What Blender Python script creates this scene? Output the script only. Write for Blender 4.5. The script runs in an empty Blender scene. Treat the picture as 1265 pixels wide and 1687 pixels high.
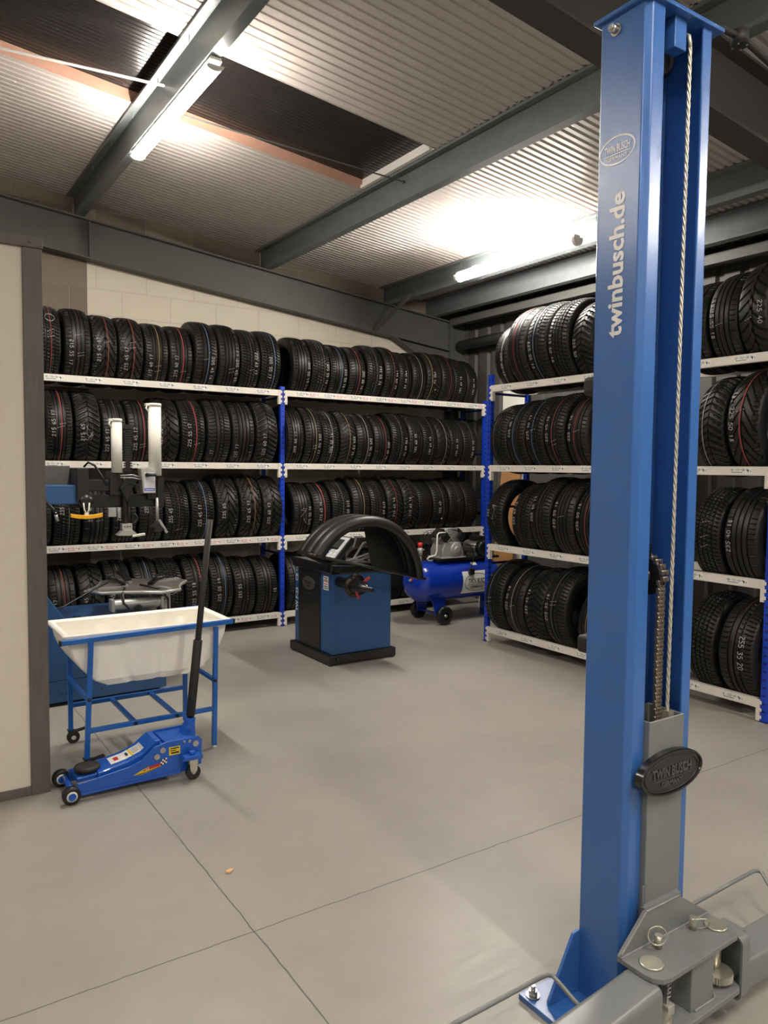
import bpy, math, random
import numpy as np
from mathutils import Vector, Matrix
PI = math.pi
R = math.radians
random.seed(7)
SC = bpy.context.scene
COL = SC.collection

# ---------------------------------------------------------------- camera
cam_d = bpy.data.cameras.new('camera')
cam = bpy.data.objects.new('camera', cam_d)
COL.objects.link(cam)
cA = Vector((0.832482248999762, -0.5539704689905501, 0.009488128724265573))
cU = Vector((0.025026909403438387, 0.05470580757572368, 0.998188824032407))
cF = Vector((0.5534861867346017, 0.8307370186189356, -0.05940578246359344))
M = Matrix.Identity(4)
for i in range(3):
    M[i][0] = cA[i]; M[i][1] = cU[i]; M[i][2] = -cF[i]
M[2][3] = 1.55
cam.matrix_world = M
cam_d.sensor_fit = 'VERTICAL'
cam_d.sensor_height = 36.0
cam_d.lens = 1256.163 / 1687 * 36.0
cam_d.clip_start = 0.02
SC.camera = cam

# ---------------------------------------------------------------- world, exposure
wd = bpy.data.worlds.new('world'); SC.world = wd; wd.use_nodes = True
wd.node_tree.nodes['Background'].inputs[0].default_value = (0.01, 0.012, 0.016, 1)
wd.node_tree.nodes['Background'].inputs[1].default_value = 0.3
SC.view_settings.view_transform = 'Standard'
SC.view_settings.look = 'None'
SC.view_settings.gamma = 1.0
SC.view_settings.use_curve_mapping = False
SC.view_settings.exposure = 2.3
LAMP_STRENGTH = 34.0
LAMP_COLOR = (1.0, 0.93, 0.835)

# ---------------------------------------------------------------- materials
def srgb(r, g, b):
    f = lambda c: (c / 12.92) if c <= 0.04045 else ((c + 0.055) / 1.055) ** 2.4
    return (f(r / 255), f(g / 255), f(b / 255), 1)

def mat(name, col, rough=0.5, metal=0.0, noise=0.0, nscale=8.0, bump=0.0, bscale=60.0, spec=0.5, coat=0.0, emit=None, trans=0.0, sss=0.0, ncol=None):
    m = bpy.data.materials.new(name); m.use_nodes = True
    nt = m.node_tree; b = nt.nodes['Principled BSDF']
    if len(col) == 3: col = (*col, 1)
    b.inputs['Base Color'].default_value = col
    b.inputs['Roughness'].default_value = rough
    b.inputs['Metallic'].default_value = metal
    b.inputs['Specular IOR Level'].default_value = spec
    b.inputs['Coat Weight'].default_value = coat
    b.inputs['Transmission Weight'].default_value = trans
    if sss:
        b.inputs['Subsurface Weight'].default_value = sss
        b.inputs['Subsurface Radius'].default_value = (0.03, 0.025, 0.02)
    tc = nt.nodes.new('ShaderNodeTexCoord')
    if noise:
        n = nt.nodes.new('ShaderNodeTexNoise'); n.inputs['Scale'].default_value = nscale; n.inputs['Detail'].default_value = 6
        nt.links.new(tc.outputs['Object'], n.inputs['Vector'])
        mx = nt.nodes.new('ShaderNodeMix'); mx.data_type = 'RGBA'
        c2 = ncol if ncol else tuple(c * (1 - noise) for c in col[:3])
        mx.inputs[6].default_value = col; mx.inputs[7].default_value = (*c2[:3], 1)
        nt.links.new(n.outputs['Fac'], mx.inputs[0]); nt.links.new(mx.outputs[2], b.inputs['Base Color'])
    if bump:
        n2 = nt.nodes.new('ShaderNodeTexNoise'); n2.inputs['Scale'].default_value = bscale; n2.inputs['Detail'].default_value = 3
        nt.links.new(tc.outputs['Object'], n2.inputs['Vector'])
        bp = nt.nodes.new('ShaderNodeBump'); bp.inputs['Strength'].default_value = bump; bp.inputs['Distance'].default_value = 0.002
        nt.links.new(n2.outputs['Fac'], bp.inputs['Height']); nt.links.new(bp.outputs['Normal'], b.inputs['Normal'])
        if coat: nt.links.new(bp.outputs['Normal'], b.inputs['Coat Normal']); b.inputs['Coat Roughness'].default_value = 0.12
    if emit:
        b.inputs['Emission Color'].default_value = (*emit[0], 1); b.inputs['Emission Strength'].default_value = emit[1]
    return m

BLUE = srgb(38, 98, 176)
MT = {}
MT['column_blue'] = mat('blue_powder_coat', srgb(52, 102, 172), 0.3, bump=0.14, bscale=420, spec=0.6, coat=0.42)
MT['lift_grey'] = mat('grey_lift_paint', srgb(116, 119, 119), 0.32, bump=0.1, bscale=200)
MT['weld'] = mat('grey_weld_bead', srgb(128, 131, 131), 0.22, bump=0.8, bscale=160)
MT['zinc'] = mat('zinc_plated_steel', srgb(214, 210, 194), 0.26, metal=0.7, noise=0.25, nscale=60)
MT['steel'] = mat('bright_steel', srgb(190, 190, 188), 0.3, metal=1.0)
MT['dark_steel'] = mat('dark_oiled_steel', srgb(70, 62, 55), 0.35, metal=0.9)
MT['chain_steel'] = mat('oiled_chain_steel', srgb(172, 160, 146), 0.3, metal=0.8)
MT['black'] = mat('black_plastic', (0.012, 0.012, 0.013), 0.35)
MT['gloss_black'] = mat('glossy_black_plastic', (0.011, 0.011, 0.012), 0.22, coat=0.2)
MT['hood_black'] = mat('satin_black_hood', (0.013, 0.0125, 0.012), 0.42)
MT['black_matt'] = mat('matt_black_paint', (0.012, 0.012, 0.012), 0.6)
MT['white_plastic'] = mat('white_plastic', srgb(226, 224, 215), 0.4)
MT['white'] = mat('white_print', srgb(232, 232, 228), 0.5)
MT['vinyl'] = mat('white_vinyl_lettering', srgb(240, 240, 238), 0.3, spec=0.6, coat=0.45)
MT['ink'] = mat('black_print', (0.01, 0.01, 0.01), 0.6)
MT['red_ink'] = mat('red_print', srgb(196, 40, 44), 0.6)
MT['yellow_ink'] = mat('yellow_print', srgb(228, 196, 40), 0.5)
MT['blue_ink'] = mat('blue_print', srgb(34, 66, 178), 0.5)
MT['machine_blue'] = mat('blue_machine_paint', srgb(42, 84, 134), 0.38, bump=0.06, bscale=200)
MT['tank_blue'] = mat('glossy_blue_tank_paint', srgb(14, 52, 165), 0.2, coat=0.4)
MT['rack_blue'] = mat('blue_rack_post', srgb(18, 62, 185), 0.4)
MT['rack_slot'] = mat('dark_blue_slot', srgb(6, 20, 90), 0.5)
MT['rack_white'] = mat('white_rack_beam', srgb(222, 216, 206), 0.42)
MT['jack_blue'] = mat('blue_jack_paint', srgb(26, 88, 185), 0.26, coat=0.2)
MT['frame_blue'] = mat('blue_frame_paint', srgb(30, 98, 180), 0.34)
MT['tub'] = mat('translucent_white_polythene', srgb(248, 243, 234), 0.4, sss=0.6)
MT['rubber'] = mat('black_tyre_rubber', (0.0095, 0.0086, 0.0080), 0.46, noise=0.4, nscale=5, spec=0.38)
MT['rubber_pad'] = mat('worn_rubber_pad', (0.03, 0.026, 0.022), 0.6, noise=0.5, nscale=30, bump=0.5, bscale=80)
MT['chalk'] = mat('white_chalk_paint', srgb(178, 178, 172), 0.8)
for nm, c in dict(red=(138, 54, 48), blue=(84, 112, 146), white=(150, 150, 144), yellow=(146, 120, 72), dark_red=(66, 36, 34), grey=(84, 84, 84), brown=(84, 60, 48), orange=(142, 96, 52)).items():
    MT['stripe_' + nm] = mat(nm + '_paint_stripe', srgb(*c), 0.75)
MT['steelwork'] = mat('grey_primer_steelwork', srgb(92, 92, 89), 0.55, noise=0.25, nscale=3)
MT['rafter_dark'] = mat('dark_grey_rafter_paint', srgb(72, 70, 67), 0.6, noise=0.2, nscale=2)
MT['galv'] = mat('galvanised_purlin_steel', srgb(120, 127, 129), 0.42, metal=0.15, noise=0.3, nscale=14)
MT['roof_sheet'] = mat('pale_grey_roof_liner', srgb(196, 188, 182), 0.36, noise=0.08, nscale=3)
MT['rooflight'] = mat('dark_ribbed_rooflight', srgb(34, 30, 30), 0.22, noise=0.4, nscale=6)
MT['kerb'] = mat('pinkish_rooflight_kerb', srgb(206, 160, 138), 0.7, noise=0.25, nscale=20)
MT['kerb_white'] = mat('white_rooflight_kerb', srgb(230, 226, 220), 0.5)
MT['plaster'] = mat('cream_plasterboard', srgb(220, 212, 196), 0.6)
MT['plain_wall'] = mat('plain_grey_wall', srgb(150, 145, 138), 0.8)
MT['shaded_cladding'] = mat('shade_darkened_cladding', srgb(74, 72, 70), 0.6)  # grey darkened to stand in for the shade behind the side rack
MT['lamp_body'] = mat('white_lamp_body', srgb(225, 225, 222), 0.4)
MT['alu'] = mat('brushed_aluminium', srgb(176, 176, 172), 0.38, metal=0.45, noise=0.1, nscale=30)
MT['cast'] = mat('cast_grey_metal', srgb(182, 180, 174), 0.42, metal=0.3, noise=0.2, nscale=30)
MT['table_grey'] = mat('worn_grey_table_top', srgb(112, 106, 100), 0.4, metal=0.3, noise=0.3, nscale=20)
MT['key_grey'] = mat('light_grey_panel', srgb(196, 200, 204), 0.4)
MT['lcd'] = mat('dark_display', srgb(60, 64, 60), 0.15)
MT['badge_grey'] = mat('grey_badge', srgb(96, 96, 98), 0.4, metal=0.5)
MT['yellow_plastic'] = mat('yellow_plastic', srgb(240, 178, 40), 0.4)
MT['cardboard'] = mat('brown_cardboard', srgb(170, 124, 78), 0.8)
MT['rope'] = mat('steel_rope', srgb(205, 200, 186), 0.4, metal=0.5)
MT['crumb'] = mat('pale_wood_chip', srgb(220, 180, 130), 0.8)
MT['red_plastic'] = mat('red_plastic', srgb(200, 40, 36), 0.4)
MT['dull_red'] = mat('dull_red_plastic', srgb(150, 44, 42), 0.5)
MT['pipe_grey'] = mat('grey_pvc_pipe', srgb(92, 92, 92), 0.5)
MT['lamp'] = mat('lit_diffuser', (1, 1, 1), 0.5, emit=(LAMP_COLOR, LAMP_STRENGTH))

def wood_mat():
    m = mat('dark_stained_timber', srgb(96, 90, 86), 0.55)
    nt = m.node_tree; b = nt.nodes['Principled BSDF']
    tc = nt.nodes.new('ShaderNodeTexCoord'); mp = nt.nodes.new('ShaderNodeMapping'); mp.inputs['Scale'].default_value = (18, 18, 1.6)
    n = nt.nodes.new('ShaderNodeTexNoise'); n.inputs['Scale'].default_value = 3; n.inputs['Detail'].default_value = 8
    mx = nt.nodes.new('ShaderNodeMix'); mx.data_type = 'RGBA'; mx.inputs[6].default_value = srgb(112, 106, 100); mx.inputs[7].default_value = srgb(82, 76, 72)
    nt.links.new(tc.outputs['Object'], mp.inputs[0]); nt.links.new(mp.outputs[0], n.inputs['Vector'])
    nt.links.new(n.outputs['Fac'], mx.inputs[0]); nt.links.new(mx.outputs[2], b.inputs['Base Color'])
    return m
MT['timber'] = wood_mat()

def math_node(nt, op, a=None, b=None):
    n = nt.nodes.new('ShaderNodeMath'); n.operation = op
    for i, v in enumerate((a, b)):
        if v is None: continue
        if isinstance(v, (int, float)): n.inputs[i].default_value = v
        else: nt.links.new(v, n.inputs[i])
    return n.outputs[0]

def block_mat(name, c1, c2, mortar, bump, xo, zo):
    m = bpy.data.materials.new(name); m.use_nodes = True
    nt = m.node_tree; b = nt.nodes['Principled BSDF']; b.inputs['Roughness'].default_value = 0.8
    tc = nt.nodes.new('ShaderNodeTexCoord'); sp = nt.nodes.new('ShaderNodeSeparateXYZ'); cb = nt.nodes.new('ShaderNodeCombineXYZ')
    nt.links.new(tc.outputs['Object'], sp.inputs[0])
    nt.links.new(math_node(nt, 'ADD', sp.outputs[0], xo), cb.inputs[0]); nt.links.new(math_node(nt, 'ADD', sp.outputs[2], zo), cb.inputs[1])
    br = nt.nodes.new('ShaderNodeTexBrick'); nt.links.new(cb.outputs[0], br.inputs['Vector'])
    br.inputs['Scale'].default_value = 1; br.inputs['Brick Width'].default_value = 0.45; br.inputs['Row Height'].default_value = 0.23
    br.inputs['Mortar Size'].default_value = 0.006; br.inputs['Mortar Smooth'].default_value = 0.3
    br.inputs['Color1'].default_value = c1; br.inputs['Color2'].default_value = c2; br.inputs['Mortar'].default_value = mortar
    n = nt.nodes.new('ShaderNodeTexNoise'); n.inputs['Scale'].default_value = 40; n.inputs['Detail'].default_value = 6
    nt.links.new(tc.outputs['Object'], n.inputs['Vector'])
    nt.links.new(br.outputs['Color'], b.inputs['Base Color'])
    h = math_node(nt, 'ADD', math_node(nt, 'MULTIPLY', br.outputs['Fac'], -1.0), math_node(nt, 'MULTIPLY', n.outputs['Fac'], 0.35))
    bp = nt.nodes.new('ShaderNodeBump'); bp.inputs['Strength'].default_value = bump; bp.inputs['Distance'].default_value = 0.004
    nt.links.new(h, bp.inputs['Height']); nt.links.new(bp.outputs['Normal'], b.inputs['Normal'])
    return m
MT['block_white'] = block_mat('white_painted_block', srgb(226, 218, 200), srgb(222, 213, 195), srgb(214, 205, 188), 0.6, 0.12, 0.337)
MT['block_raw'] = block_mat('bare_concrete_block', srgb(140, 127, 112), srgb(122, 110, 97), srgb(150, 138, 124), 1.0, 0.12, 0.337)

def floor_mat():
    m = bpy.data.materials.new('grey_painted_concrete'); m.use_nodes = True
    nt = m.node_tree; b = nt.nodes['Principled BSDF']; L = nt.links.new
    tc = nt.nodes.new('ShaderNodeTexCoord'); sp = nt.nodes.new('ShaderNodeSeparateXYZ'); L(tc.outputs['Object'], sp.inputs[0])
    n1 = nt.nodes.new('ShaderNodeTexNoise'); n1.inputs['Scale'].default_value = 1.6; n1.inputs['Detail'].default_value = 8; n1.inputs['Roughness'].default_value = 0.65
    L(tc.outputs['Object'], n1.inputs['Vector'])
    cr = nt.nodes.new('ShaderNodeValToRGB'); cr.color_ramp.elements[0].position = 0.3; cr.color_ramp.elements[1].position = 0.72
    cr.color_ramp.elements[0].color = srgb(146, 142, 134); cr.color_ramp.elements[1].color = srgb(160, 156, 147)
    L(n1.outputs['Fac'], cr.inputs[0])
    # saw-cut joints with a ragged edge
    n2 = nt.nodes.new('ShaderNodeTexNoise'); n2.inputs['Scale'].default_value = 9; n2.inputs['Detail'].default_value = 5; L(tc.outputs['Object'], n2.inputs['Vector'])
    wob = math_node(nt, 'MULTIPLY', math_node(nt, 'SUBTRACT', n2.outputs['Fac'], 0.5), 0.014)
    def joint(sock, at):
        d = math_node(nt, 'ABSOLUTE', math_node(nt, 'ADD', math_node(nt, 'SUBTRACT', sock, at), wob))
        return math_node(nt, 'LESS_THAN', d, 0.0024)
    j = math_node(nt, 'MAXIMUM', joint(sp.outputs[0], 1.012), joint(sp.outputs[1], 2.275))
    # chips and scuffs
    v = nt.nodes.new('ShaderNodeTexVoronoi'); v.inputs['Scale'].default_value = 2.6; L(tc.outputs['Object'], v.inputs['Vector'])
    chip = math_node(nt, 'LESS_THAN', math_node(nt, 'ADD', v.outputs['Distance'], math_node(nt, 'MULTIPLY', n2.outputs['Fac'], 0.03)), 0.026)
    mp = nt.nodes.new('ShaderNodeMapping'); mp.inputs['Scale'].default_value = (1.2, 14, 1); mp.inputs['Rotation'].default_value = (0, 0, 0.5); L(tc.outputs['Object'], mp.inputs[0])
    n3 = nt.nodes.new('ShaderNodeTexNoise'); n3.inputs['Scale'].default_value = 3; n3.inputs['Detail'].default_value = 7; L(mp.outputs[0], n3.inputs['Vector'])
    mx = nt.nodes.new('ShaderNodeMix'); mx.data_type = 'RGBA'; L(math_node(nt, 'MAXIMUM', j, math_node(nt, 'MULTIPLY', chip, 0.45)), mx.inputs[0])
    L(cr.outputs[0], mx.inputs[6]); mx.inputs[7].default_value = srgb(92, 88, 82)
    L(mx.outputs[2], b.inputs['Base Color'])
    rr = nt.nodes.new('ShaderNodeMapRange'); rr.inputs[3].default_value = 0.30; rr.inputs[4].default_value = 0.48; L(n3.outputs['Fac'], rr.inputs[0]); L(rr.outputs[0], b.inputs['Roughness'])
    hh = math_node(nt, 'SUBTRACT', math_node(nt, 'ADD', math_node(nt, 'MULTIPLY', n3.outputs['Fac'], 0.25), math_node(nt, 'MULTIPLY', n1.outputs['Fac'], 0.4)), math_node(nt, 'MULTIPLY', j, 2.0))
    bp = nt.nodes.new('ShaderNodeBump'); bp.inputs['Strength'].default_value = 0.25; bp.inputs['Distance'].default_value = 0.004
    L(hh, bp.inputs['Height']); L(bp.outputs['Normal'], b.inputs['Normal'])
    return m
MT['floor'] = floor_mat()

# ---------------------------------------------------------------- mesh helper
ORG = {}
class MB:
    def __init__(s): s.v = []; s.f = []; s.m = []; s.s = []
    def face(s, idx, mi=0, sm=False): s.f.append(tuple(idx)); s.m.append(mi); s.s.append(sm)
    def quad(s, a, b, c, d, mi=0, sm=False):
        n = len(s.v); s.v += [tuple(a), tuple(b), tuple(c), tuple(d)]; s.face((n, n + 1, n + 2, n + 3), mi, sm)
    def poly(s, pts, mi=0):
        n = len(s.v); s.v += [tuple(p) for p in pts]; s.face(range(n, n + len(pts)), mi)
    def box(s, x0, x1, y0, y1, z0, z1, mi=0):
        n = len(s.v)
        s.v += [(x, y, z) for x in (x0, x1) for y in (y0, y1) for z in (z0, z1)]
        for q in ((0, 1, 3, 2), (4, 6, 7, 5), (0, 4, 5, 1), (2, 3, 7, 6), (0, 2, 6, 4), (1, 5, 7, 3)): s.face([n + i for i in q], mi)
        return s
    def bar(s, p0, p1, w, h, mi=0, up=(0, 0, 1)):   # rectangular bar from p0 to p1
        p0 = Vector(p0); p1 = Vector(p1); d = (p1 - p0).normalized(); u = Vector(up)
        if abs(d.dot(u)) > 0.97: u = Vector((0, 1, 0))
        r = d.cross(u).normalized(); u = r.cross(d)
        n = len(s.v)
        for p in (p0, p1):
            for a, b in ((-1, -1), (1, -1), (1, 1), (-1, 1)): s.v.append(tuple(p + r * a * w / 2 + u * b * h / 2))
        for q in ((3, 2, 1, 0), (4, 5, 6, 7), (0, 1, 5, 4), (1, 2, 6, 5), (2, 3, 7, 6), (3, 0, 4, 7)): s.face([n + i for i in q], mi)
        return s
    def prism(s, pts, ext, mi=0):     # closed 3D outline extruded by vector ext
        n = len(s.v); k = len(pts); e = Vector(ext)
        nr = Vector((0, 0, 0))
        for i in range(k): nr += Vector(pts[i]).cross(Vector(pts[(i + 1) % k]))
        if nr.dot(e) > 0: pts = pts[::-1]
        s.v += [tuple(p) for p in pts] + [tuple(Vector(p) + e) for p in pts]
        s.face(range(n, n + k), mi); s.face([n + k + i for i in reversed(range(k))], mi)
        for i in range(k): j = (i + 1) % k; s.face((n + j, n + i, n + k + i, n + k + j), mi)
        return s
    def cyl(s, p0, p1, r0, r1=None, n=20, mi=0, cap=True):
        if r1 is None: r1 = r0
        return s.lathe([(0, r0), ((Vector(p1) - Vector(p0)).length, r1)], p0, Vector(p1) - Vector(p0), n, mi, cap)
    def lathe(s, prof, org, axis, n=24, mi=0, cap=True, sm=True):   # prof: (distance along axis, radius)
        a = Vector(axis).normalized(); t = Vector((0, 0, 1)) if abs(a.z) < 0.9 else Vector((1, 0, 0))
        u = a.cross(t).normalized(); w = a.cross(u); o = Vector(org); b = len(s.v); k = len(prof)
        for d, r in prof:
            for i in range(n):
                th = 2 * PI * i / n; s.v.append(tuple(o + a * d + (u * math.cos(th) + w * math.sin(th)) * r))
        for j in range(k - 1):
            for i in range(n):
                i2 = (i + 1) % n; s.face((b + j * n + i, b + j * n + i2, b + (j + 1) * n + i2, b + (j + 1) * n + i), mi, sm)
        if cap:
            if prof[0][1] > 1e-5: s.face([b + i for i in reversed(range(n))], mi)
            if prof[-1][1] > 1e-5: s.face([b + (k - 1) * n + i for i in range(n)], mi)
        return s
    def tube(s, path, r, n=8, mi=0, cap=True, closed=False):
        P = [Vector(p) for p in path]; b = len(s.v); k = len(P); pu = None
        for i, p in enumerate(P):
            if closed: d = P[(i + 1) % k] - P[i - 1]
            else: d = P[min(i + 1, k - 1)] - P[max(i - 1, 0)]
            d.normalize()
            if pu is None:
                t = Vector((0, 0, 1)) if abs(d.z) < 0.9 else Vector((1, 0, 0)); pu = d.cross(t).normalized()
            u = (pu - d * pu.dot(d)).normalized(); pu = u; w = d.cross(u)
            for j in range(n):
                th = 2 * PI * j / n; s.v.append(tuple(p + (u * math.cos(th) + w * math.sin(th)) * r))
        for i in range(k if closed else k - 1):
            i2 = (i + 1) % k
            for j in range(n):
                j2 = (j + 1) % n; s.face((b + i * n + j, b + i * n + j2, b + i2 * n + j2, b + i2 * n + j), mi, True)
        if cap and not closed:
            s.face([b + j for j in reversed(range(n))], mi); s.face([b + (k - 1) * n + j for j in range(n)], mi)
        return s
    def grid(s, rows, mi=0, sm=True, closed=False):
        b = len(s.v); k = len(rows[0])
        for r in rows: s.v += [tuple(p) for p in r]
        for i in range(len(rows) - 1):
            for j in range(k if closed else k - 1):
                j2 = (j + 1) % k; s.face((b + i * k + j, b + i * k + j2, b + (i + 1) * k + j2, b + (i + 1) * k + j), mi, sm)
        return s
    def build(s, name, mats, parent=None, org=None, bevel=0.0, seg=2):
        if not isinstance(mats, (list, tuple)): mats = [mats]
        o3 = Vector(org) if org is not None else (ORG[parent.name] if parent else Vector((0, 0, 0)))
        me = bpy.data.meshes.new(name)
        me.from_pydata([(x - o3.x, y - o3.y, z - o3.z) for x, y, z in s.v], [], s.f)
        for mm in mats: me.materials.append(MT[mm])
        me.polygons.foreach_set('material_index', s.m); me.polygons.foreach_set('use_smooth', s.s)
        me.update()
        ob = bpy.data.objects.new(name, me); COL.objects.link(ob)
        if parent: ob.parent = parent
        else: ob.location = o3
        ORG[ob.name] = o3
        if bevel:
            md = ob.modifiers.new('bevel', 'BEVEL'); md.width = bevel; md.segments = seg; md.limit_method = 'ANGLE'; md.angle_limit = R(40)
            md.harden_normals = False
        return ob

def tag(o, label=None, cat=None, group=None, kind=None):
    if label: o['label'] = label
    if cat: o['category'] = cat
    if group: o['group'] = group
    if kind: o['kind'] = kind
    return o
def thing(name, loc, label, cat, group=None, kind=None):
    o = bpy.data.objects.new(name, None); COL.objects.link(o); o.location = loc; o.empty_display_size = 0.05
    ORG[o.name] = Vector(loc)
    return tag(o, label, cat, group, kind)

def text_into(mb, s, origin, right, up, size, mi=0, xs=1.0, thick=0.0006, center=False, bold=0.0, wrap=None, shear=0.0):
    """letters laid out from origin along right / up"""
    cu = bpy.data.curves.new('t', 'FONT'); cu.body = s; cu.size = size; cu.extrude = 0; cu.offset = bold; cu.resolution_u = 2; cu.shear = shear
    if center: cu.align_x = 'CENTER'
    ob = bpy.data.objects.new('t', cu); COL.objects.link(ob)
    dg = bpy.context.evaluated_depsgraph_get(); dg.update()
    me = bpy.data.meshes.new_from_object(ob.evaluated_get(dg))
    o = Vector(origin); r = Vector(right).normalized(); u = Vector(up).normalized(); nrm = r.cross(u)
    b = len(mb.v)
    for v in me.vertices:
        if wrap: mb.v.append(tuple(wrap(v.co.x * xs, v.co.y)))
        else: mb.v.append(tuple(o + r * v.co.x * xs + u * v.co.y + nrm * thick))
    for p in me.polygons: mb.face([b + i for i in p.vertices], mi)
    bpy.data.objects.remove(ob); bpy.data.meshes.remove(me); bpy.data.curves.remove(cu)

# hand-drawn strokes, unit box 0..0.6 x 0..1
ST = {'0': [[(.3, 1), (.08, .8), (.05, .3), (.25, 0), (.5, .2), (.55, .75), (.3, 1)]], '1': [[(.15, .75), (.35, 1), (.3, 0)]],
 '2': [[(.05, .8), (.3, 1), (.55, .8), (.3, .4), (.02, .02), (.6, .05)]], '3': [[(.05, .9), (.4, 1), (.5, .75), (.2, .55), (.55, .35), (.4, .02), (.02, .1)]],
 '4': [[(.4, 1), (.02, .4), (.6, .4)], [(.42, .65), (.4, 0)]], '5': [[(.55, 1), (.12, .97), (.08, .6), (.4, .62), (.55, .3), (.35, 0), (.02, .1)]],
 '6': [[(.45, 1), (.1, .5), (.1, .1), (.4, 0), (.55, .25), (.35, .5), (.1, .35)]], '7': [[(.02, .95), (.58, 1), (.2, 0)]],
 '8': [[(.3, .55), (.08, .8), (.3, 1), (.52, .8), (.3, .55), (.05, .25), (.3, 0), (.55, .25), (.3, .55)]], '9': [[(.5, .75), (.25, .5), (.08, .75), (.3, 1), (.52, .8), (.4, 0)]],
 '-': [[(.1, .5), (.5, .5)]], ' ': [], 'A': [[(.02, 0), (.3, 1), (.58, 0)], [(.14, .4), (.46, .4)]], 'B': [[(.08, 0), (.08, 1), (.45, .95), (.45, .6), (.1, .52), (.52, .4), (.5, .05), (.08, 0)]],
 'C': [[(.55, .85), (.3, 1), (.05, .6), (.1, .15), (.35, 0), (.56, .15)]], 'M': [[(.02, 0), (.05, 1), (.3, .4), (.55, 1), (.58, 0)]], 'S': [[(.52, .85), (.3, 1), (.08, .8), (.5, .3), (.3, 0), (.04, .15)]],
 'U': [[(.05, 1), (.06, .2), (.3, 0), (.53, .2), (.55, 1)]], 'Y': [[(.03, 1), (.3, .5), (.57, 1)], [(.3, .5), (.3, 0)]], 'R': [[(.08, 0), (.08, 1), (.48, .95), (.48, .6), (.1, .5), (.55, 0)]],
 'Z': [[(.05, 1), (.55, 1), (.05, 0), (.55, 0)]], 'L': [[(.08, 1), (.08, 0), (.5, 0)]]}
def strokes(s, jit=0.0, rnd=random):
    out = []; x = 0.0
    for ch in s:
        w = 0.75 if ch != ' ' else 0.6
        for pl in ST.get(ch, []):
            out.append([(x + a + rnd.uniform(-jit, jit), b + rnd.uniform(-jit, jit)) for a, b in pl])
        x += w
    return out, x
def stroke_ribbon(mb, pl, wd, fn, mi=0):
    """2D polyline pl widened to wd, fn maps 2D to 3D"""
    n = len(pl); b = len(mb.v)
    for i, p in enumerate(pl):
        q0 = pl[max(i - 1, 0)]; q1 = pl[min(i + 1, n - 1)]
        dx, dy = q1[0] - q0[0], q1[1] - q0[1]; l = math.hypot(dx, dy) or 1
        nx, ny = -dy / l * wd / 2, dx / l * wd / 2
        mb.v.append(tuple(fn(p[0] + nx, p[1] + ny))); mb.v.append(tuple(fn(p[0] - nx, p[1] - ny)))
    for i in range(n - 1): mb.face((b + 2 * i, b + 2 * i + 1, b + 2 * i + 3, b + 2 * i + 2), mi)

def emblem(mb, o, right, up, rx, ry, mi=0, t=0.0008, line=0.004, trademark=False, wrap=None):
    """oval outline, two lines of lettering and the rule between them"""
    o = Vector(o); r = Vector(right).normalized(); u = Vector(up).normalized(); nr = r.cross(u)
    fn = wrap if wrap else (lambda x, y: o + r * x + u * y + nr * t)
    for kx in (1.0,):
        pl = [(rx * math.cos(2 * PI * i / 56), ry * math.sin(2 * PI * i / 56)) for i in range(57)]
        stroke_ribbon(mb, pl, line, fn, mi)
    h = ry * 0.82
    text_into(mb, 'TWIN BUSCH', o, r, u, h, mi, xs=rx * 1.52 / (h * 6.35), thick=t, center=True, bold=h * 0.02, wrap=lambda x, y: fn(x, y - ry * 0.12))
    text_into(mb, 'GERMANY', o, r, u, h * 0.5, mi, xs=1.0, thick=t, center=True, bold=h * 0.01, wrap=lambda x, y: fn(x, y - ry * 0.66))
    stroke_ribbon(mb, [(-rx * 0.74, -ry * 0.26), (-rx * 0.4, -ry * 0.26), (0, -ry * 0.26), (rx * 0.74, -ry * 0.26)], line * 0.7, fn, mi)

S = -0.108                                       # roof pitch
def zroof(x): return 4.043 + S * x
def zpur(x): return 3.853 + S * x
def zraf(x): return 3.512 + S * x

# ================================================================ SETTING
mb = MB(); mb.quad((-4.5, -8, 0), (6.0, -8, 0), (6.0, 7.4, 0), (-4.5, 7.4, 0)); tag(mb.build('floor', 'floor'), kind='structure')
# back wall: bare block at left, white paint, bare block above the rafter
mb = MB(); YW = 7.2
def zmid(x): return 3.70 + S * x
for x0, x1, mi in ((-4.5, 1.605, 0), (1.605, 6.0, 1)):
    mb.quad((x0, YW, 0), (x1, YW, 0), (x1, YW, zmid(x1)), (x0, YW, zmid(x0)), mi)
mb.quad((-4.5, YW, zmid(-4.5)), (6.0, YW, zmid(6.0)), (6.0, YW, zroof(6.0) + .1), (-4.5, YW, zroof(-4.5) + .1), 0)
tag(mb.build('wall_back', ['block_raw', 'block_white']), kind='structure')
# right wall, ribbed cladding above a painted plinth
mb = MB(); XR = 5.9; y = -8.0; rows0 = []; pts = []
while y < 7.2:
    pts += [(0, y), (0, y + .14), (.03, y + .16), (.03, y + .2), (0, y + .22)]; y += .22
mb.grid([[(XR + d, yy, 0) for d, yy in pts], [(XR + d, yy, 3.5) for d, yy in pts]], sm=False)
tag(mb.build('wall_right', 'shaded_cladding'), kind='structure')
mb = MB(); mb.quad((-4.5, -8, 0), (-4.5, 7.2, 0), (-4.5, 7.2, 4.7), (-4.5, -8, 4.7)); tag(mb.build('wall_left', 'plain_wall'), kind='structure')
mb = MB(); mb.quad((6, -8, 0), (-4.5, -8, 0), (-4.5, -8, 4.7), (6, -8, 4.7)); tag(mb.build('wall_front', 'plain_wall'), kind='structure')

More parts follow.
